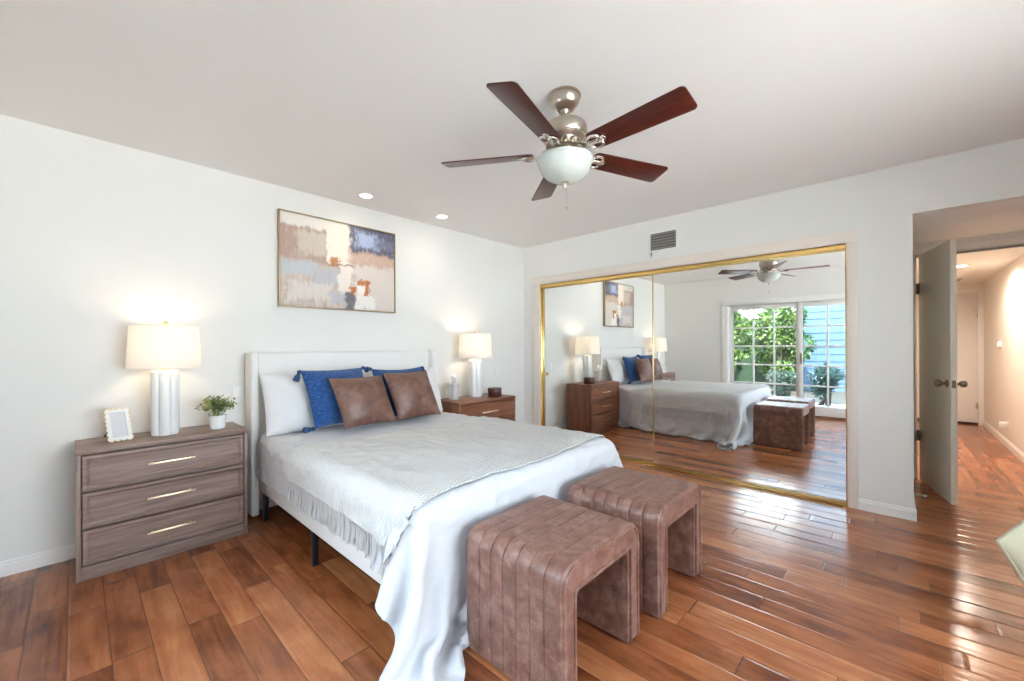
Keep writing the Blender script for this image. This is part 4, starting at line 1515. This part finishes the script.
ZT = 0.650
rl = math.radians
p1, e1, c1 = pillow('bed_pillow', 'plump white bed pillow at the lamp and plant side of the headboard', 'pillow', M['pillowcase'], 0.70, 0.46, 0.19,
                    (1.285, 3.300, ZT - 0.01), rl(2), rl(-17), 0, rl(0), 0.02, 3, 0.03, 'white bed pillows', 2.6, 0.008)
seam(p1, e1, M['pillowcase'], 0.003)
p2, e2, c2 = pillow('bed_pillow', 'white bed pillow at the closet side, mostly behind the cushions', 'pillow', M['pillowcase'], 0.70, 0.45, 0.19,
                    (2.150, 3.300, ZT - 0.01), rl(-2), rl(-17), 0, 0, 0.02, 9, 0.03, 'white bed pillows', 2.6, 0.008)
seam(p2, e2, M['pillowcase'], 0.003)
b1, e3, c3 = pillow('throw_pillow', 'bright blue chenille cushion with tassels in front of the white pillow', 'cushion', M['blue'], 0.50, 0.445, 0.16,
                    (1.425, 3.125, ZT + 0.030), rl(4), rl(-17), -0.10, rl(0), 0.0, 5, 0.05, 'blue tasselled cushions', 2.2, 0.005)
b2, e4, c4 = pillow('throw_pillow', 'blue cushion mostly hidden behind the second leather cushion', 'cushion', M['blue'], 0.50, 0.44, 0.15,
                    (1.985, 3.135, ZT + 0.02), rl(-2), rl(-17), -0.04, rl(0), 0.01, 8, 0.05, 'blue tasselled cushions', 2.2, 0.005)
tassel(b1, c3[0], (-1, -0.4, 0.05), M['blue_tassel'])
tassel(b1, c3[3], (-0.45, -0.2, -0.9), M['blue_tassel'])
tassel(b1, c3[2], (0.9, -0.1, -0.25), M['blue_tassel'], 0.05)
tassel(b1, c3[1], (1, -0.2, 0.05), M['blue_tassel'])
for ci, d_ in ((0, (-1, 0.1, 0.05)), (1, (1, -0.2, 0.05)), (2, (0.4, -0.2, -0.9)), (3, (-0.8, -0.3, -0.1))):
    tassel(b2, c4[ci], d_, M['blue_tassel'], 0.06)
l1, e5, c5 = pillow('throw_pillow', 'brown leather cushion overlapping the bright blue one', 'cushion', M['brown_leather'], 0.430, 0.385, 0.165,
                    (1.530, 2.940, ZT + 0.030), rl(1), rl(-19), -0.16, rl(0), 0.0, 12, 0.045, 'brown leather cushions', 2.3, 0.007)
seam(l1, e5, M['brown_leather'], 0.0028)
l2, e6, c6 = pillow('throw_pillow', 'brown leather cushion nearer the far lamp and nightstand', 'cushion', M['brown_leather'], 0.425, 0.400, 0.165,
                    (1.975, 2.945, ZT + 0.030), rl(1), rl(-18), -0.16, rl(0), 0.0, 21, 0.045, 'brown leather cushions', 2.3, 0.007)
seam(l2, e6, M['brown_leather'], 0.0028)

# ------------------------------------------------------------------ waterfall benches
def bench(label, x0, x1, y0, y1, hz):
    cx, cy = (x0 + x1) / 2, (y0 + y1) / 2
    t = thing('waterfall_bench', label, 'bench', (cx, cy, 0), 0, 'brown leather benches at the foot of the bed')
    w, d = (x1 - x0) / 2, (y1 - y0) / 2
    R, ri, leg, ztop = 0.072, 0.018, 0.094, hz - 0.115
    def arc(cxx, czz, r, a0, a1, n):
        return [(cxx + r * math.cos(a0 + (a1 - a0) * i / n), czz + r * math.sin(a0 + (a1 - a0) * i / n)) for i in range(n + 1)]
    def outer_path(ins, r):
        ww, hh = w - ins, hz - ins
        p = [(-ww, 0.012 + z * (hh - r - 0.012) / 10) for z in range(10)]
        p += arc(-ww + r, hh - r, r, PI, PI / 2, 10)
        p += [(-ww + r + (2 * ww - 2 * r) * i / 12, hh) for i in range(1, 12)]
        p += arc(ww - r, hh - r, r, PI / 2, 0, 10)
        p += [(ww, 0.012 + z * (hh - r - 0.012) / 10) for z in range(9, -1, -1)]
        return p
    def inner_path(ins, r=ri):
        wi, hi = w - leg + ins, ztop + ins
        p = [(-wi, 0.012 + z * (hi - r - 0.012) / 10) for z in range(10)]
        p += arc(-wi + r, hi - r, r, PI, PI / 2, 10)
        p += [(-wi + r + (2 * wi - 2 * r) * i / 12, hi) for i in range(1, 12)]
        p += arc(wi - r, hi - r, r, PI / 2, 0, 10)
        p += [(wi, 0.012 + z * (hi - r - 0.012) / 10) for z in range(9, -1, -1)]
        return p
    # channel-tufted wrap
    nch = 7
    rows = []
    e = 0.014                                    # edge rounding
    ys = []
    for i in range(6):
        a = i / 5 * PI / 2
        ys.append((-d + e * (1 - math.sin(a)), e * (1 - math.cos(a))))
    ys = [(-d + e - e * math.cos(i / 5 * PI / 2), e - e * math.sin(i / 5 * PI / 2)) for i in range(6)]
    span = 2 * d - 2 * e
    for c in range(nch):
        for u_ in (0.035, 0.09, 0.25, 0.5, 0.75, 0.91, 0.965, 1.0):
            s = (c + u_) / nch
            if c == nch - 1 and u_ == 1.0:
                break
            groove = {0.035: 0.0014, 0.965: 0.0014, 0.09: 0.0006, 0.91: 0.0006, 0.25: 0.0002, 0.75: 0.0002, 0.5: 0.0, 1.0: 0.0058}[u_]
            ys.append((-d + e + span * s, groove))
    ys += [(d - e + e * math.sin(i / 5 * PI / 2), e - e * math.cos(i / 5 * PI / 2)) for i in range(6)]
    P = np.array([[(x_, y_, z_) for (x_, z_) in outer_path(ins, R - ins * 0.5)] for (y_, ins) in ys])
    m = MB().grid(P)
    bmesh.ops.recalc_face_normals(m.bm, faces=m.bm.faces)
    m.build('channelled_cover', M['bench_leather'], t, angle=50)
    # arch-shaped end panels with a stepped inner border and the tunnel lining
    for sgn, nm in ((-1, 'arch_panel'), (1, 'arch_panel')):
        yy = sgn * d
        op, ip, ip2 = outer_path(e, R - e * 0.5), inner_path(0.020), inner_path(0.0)
        P = np.array([[(x_, yy, z_) for x_, z_ in op], [(x_, yy, z_) for x_, z_ in ip], [(x_, yy - sgn * 0.004, z_) for x_, z_ in ip],
                      [(x_, yy - sgn * 0.004, z_) for x_, z_ in ip2], [(x_, yy - sgn * 0.030, z_) for x_, z_ in inner_path(-0.003)]])
        mm = MB().grid(P)
        # soles of the two legs
        for s2 in (-1, 1):
            a_, b_ = sorted((s2 * (w - e), s2 * (w - leg)))
        mm.build(nm, M['bench_leather'], t, angle=40)
        pm = MB()
        pm.tube([(x_, yy + sgn * 0.002, z_) for x_, z_ in outer_path(e * 0.9, R - e * 0.4)], 0.0058, 8)
        pm.tube([(x_, yy + sgn * 0.002, z_) for x_, z_ in ip], 0.0058, 8)
        pm.build('piping', M['bench_leather'], t)
    P = np.array([[(x_, y_, z_) for x_, z_ in inner_path(-0.003)] for y_ in np.linspace(-d + 0.03, d - 0.03, 5)])
    MB().grid(P).build('arch_lining', M['bench_leather'], t, angle=50)
    for s2 in (-1, 1):
        a_, b_ = sorted((s2 * (w - 0.012), s2 * (w - leg + 0.012)))
        MB().box(a_, b_, -d + 0.012, d - 0.012, 0.0, 0.014, 0.003).build('foot_pad', M['black'], t)
    return t


bench('brown leather bench at the bed corner, nearest the window side', 1.130, 1.700, 0.828, 1.330, 0.515)
bench('brown leather bench standing before the closet mirrors', 1.848, 2.402, 0.798, 1.315, 0.515)

# ------------------------------------------------------------------ armchair corner by the frame edge
chx, chy = 3.42, -1.06
ac = thing('lounge_chair', 'dark wood lounge chair with sage seat just outside the view', 'chair', (chx, chy, 0), 0)
MB().box(-0.30, 0.30, -0.30, 0.30, 0.30, 0.40, 0.03, 3).build('seat', M['cushion'], ac)
MB().box(-0.30, 0.30, -0.38, -0.29, 0.28, 0.80, 0.03, 3).build('backrest', M['cushion'], ac)
MB().box(-0.31, 0.31, -0.31, 0.31, 0.26, 0.30, 0.006).build('seat_frame', M['chair_wood'], ac)
for sx_ in (-1, 1):
    for sy_ in (-1, 1):
        MB().lathe([(0, 0), (0.013, 0), (0.022, 0.26), (0, 0.26)], 14, (sx_ * 0.27, sy_ * 0.27, 0)).build('leg', M['chair_wood'], ac)

CW = 0.60
rc, re, rcn = pillow('floor_cushion', 'pale sage piped cushion whose corner pokes in beside the hall doorway', 'cushion', M['cushion'], CW, CW, 0.12,
                     (0, 0, 0), 0, 0, 0, 0, 0, 31, 0.02, None, 2.2, 0.003)
seam(rc, re, M['cushion'], 0.0065)
rc.rotation_mode = 'QUATERNION'
PC = Vector((2.485, -0.298, 0.502))                        # the corner that shows
ua = Vector((0.626, -0.635, 0.633)).normalized()           # edge running up
ub = Vector((0.626, -0.485, -1.107)).normalized()          # edge running down to the floor
ub = (ub - ua * ub.dot(ua)).normalized()
RX, RZ = ua, -ub
RY = RZ.cross(RX)
mw = Matrix((RX, RY, RZ)).transposed().to_4x4()
mw.translation = PC - mw.to_3x3() @ Vector((-CW / 2, 0, CW))
rc.matrix_world = mw

# ------------------------------------------------------------------ garden outside
struct('patio', MB().box(-2.9, XD - 0.15, YC - 0.12, 8, -0.10, -0.02), M['patio'], 'grey concrete patio outside the garden doors', 'patio')
struct('ground', MB().box(-14, -2.9, -6, 14, -0.14, -0.03), M['soil'], 'bare garden soil beyond the patio', 'ground')
struct('bounce_paving', MB().box(-14, 12, -20, YC - 0.12, -0.16, -0.06), M['paving'], 'pale paving added outside to bounce sunlight up to the ceiling', 'bounce_paving')  # unseen pale ground added as a reflector for the ceiling
hw = MB().box(-6.2, -6.0, -7, 1.95, -0.05, 3.6)
for i in range(17):
    hw.box(-6.004, -5.985, -7, 1.95, 0.2 + i * 0.2, 0.212 + i * 0.2)
tag(hw.build('neighbour_wall', M['siding']), 'blue painted wall of the house across the garden', 'wall', None, 'structure')
struct('garden_backdrop', MB().box(-7.3, -7.1, 1.95, 9, -0.05, 2.15, 0.02), M['backdrop'], 'dark green garden fence added behind the shrubs to mask the bright sky', 'wall')  # dark backdrop added to hide bright sky between the leaves


def shrub(name, label, x, y, h, r, n, mat, seed, group, leaf=0.115):
    t = thing(name, label, 'shrub', (x, y, -0.03), 0, group)
    rg = random.Random(seed)
    ctr = [(Vector((rg.gauss(0, r * 0.42), rg.gauss(0, r * 0.42), h * rg.uniform(0.18, 0.92))), r * rg.uniform(0.28, 0.52)) for _ in range(16)]
    verts, faces = [], []
    for i in range(n):
        c, cr_ = rg.choice(ctr)
        d = Vector((rg.gauss(0, 1), rg.gauss(0, 1), rg.gauss(0, 1))).normalized()
        p = c + d * cr_ * rg.uniform(0.55, 1.0)
        if p.z < 0.05:
            p.z = 0.05 + rg.random() * 0.2
        ax = (d + Vector((rg.gauss(0, .6), rg.gauss(0, .6), rg.gauss(-0.1, .5)))).normalized()
        sd_ = ax.cross(Vector((rg.gauss(0, 1), rg.gauss(0, 1), rg.gauss(0, 1)))).normalized()
        up_ = ax.cross(sd_)
        L_ = leaf * rg.uniform(0.7, 1.3)
        W2 = L_ * 0.26
        k_ = len(verts)
        verts += [p, p + ax * L_ * .45 + sd_ * W2 + up_ * W2 * .4, p + ax * L_, p + ax * L_ * .45 - sd_ * W2 + up_ * W2 * .4, p + ax * L_ * .5]
        faces += [(k_, k_ + 1, k_ + 4), (k_ + 1, k_ + 2, k_ + 4), (k_ + 2, k_ + 3, k_ + 4), (k_ + 3, k_, k_ + 4)]
    me = bpy.data.meshes.new('foliage')
    me.from_pydata([tuple(v) for v in verts], [], faces)
    me.materials.append(mat)
    o = bpy.data.objects.new('foliage', me)
    COL.objects.link(o)
    o.parent = t
    stm = MB()
    for i in range(7):
        c, cr_ = ctr[i]
        stm.tube([(rg.gauss(0, .06), rg.gauss(0, .06), 0), (c.x * 0.4, c.y * 0.4, c.z * 0.5), tuple(c)], [0.028, 0.018, 0.008], 6)
    stm.build('stems', M['bark'], t)
    return t


G_ = 'green shrubs beyond the patio'
shrub('leafy_shrub', 'tall sunlit green shrub behind the left half of the glazed panel', -4.8, 3.45, 2.9, 0.62, 4600, M['shrub'], 1, G_)
shrub('leafy_shrub', 'tall sunlit green shrub in the middle of the glazed panel', -4.7, 2.25, 2.9, 0.62, 4600, M['shrub'], 2, G_)
shrub('leafy_shrub', 'tall green shrub at the end of the row, outside past the headboard side', -4.6, 5.6, 3.1, 0.55, 3200, M['shrub'], 3, G_)
shrub('leafy_shrub', 'dense green shrub behind the gap next to the blue wall', -6.2, 2.75, 2.7, 0.62, 4200, M['shrub'], 7, G_)
shrub('leafy_shrub', 'dense green shrub behind the gap in the glazed panel middle', -6.3, 4.25, 2.7, 0.55, 4200, M['shrub'], 8, G_)
G2 = 'low dark shrubs along the patio edge'
shrub('dark_shrub', 'low dark shrub in front of the blue wall, in the sliding panel middle', -2.55, 1.05, 0.86, 0.30, 2200, M['shrub_dark'], 4, G2, 0.06)
shrub('dark_shrub', 'low dark shrub in front of the blue wall, farthest from the green shrubs', -2.55, 0.22, 0.84, 0.32, 2200, M['shrub_dark'], 5, G2, 0.06)
shrub('dark_shrub', 'low dark shrub between the blue wall and the tall green shrubs', -2.60, 1.85, 0.70, 0.28, 2000, M['shrub_dark'], 6, G2, 0.06)
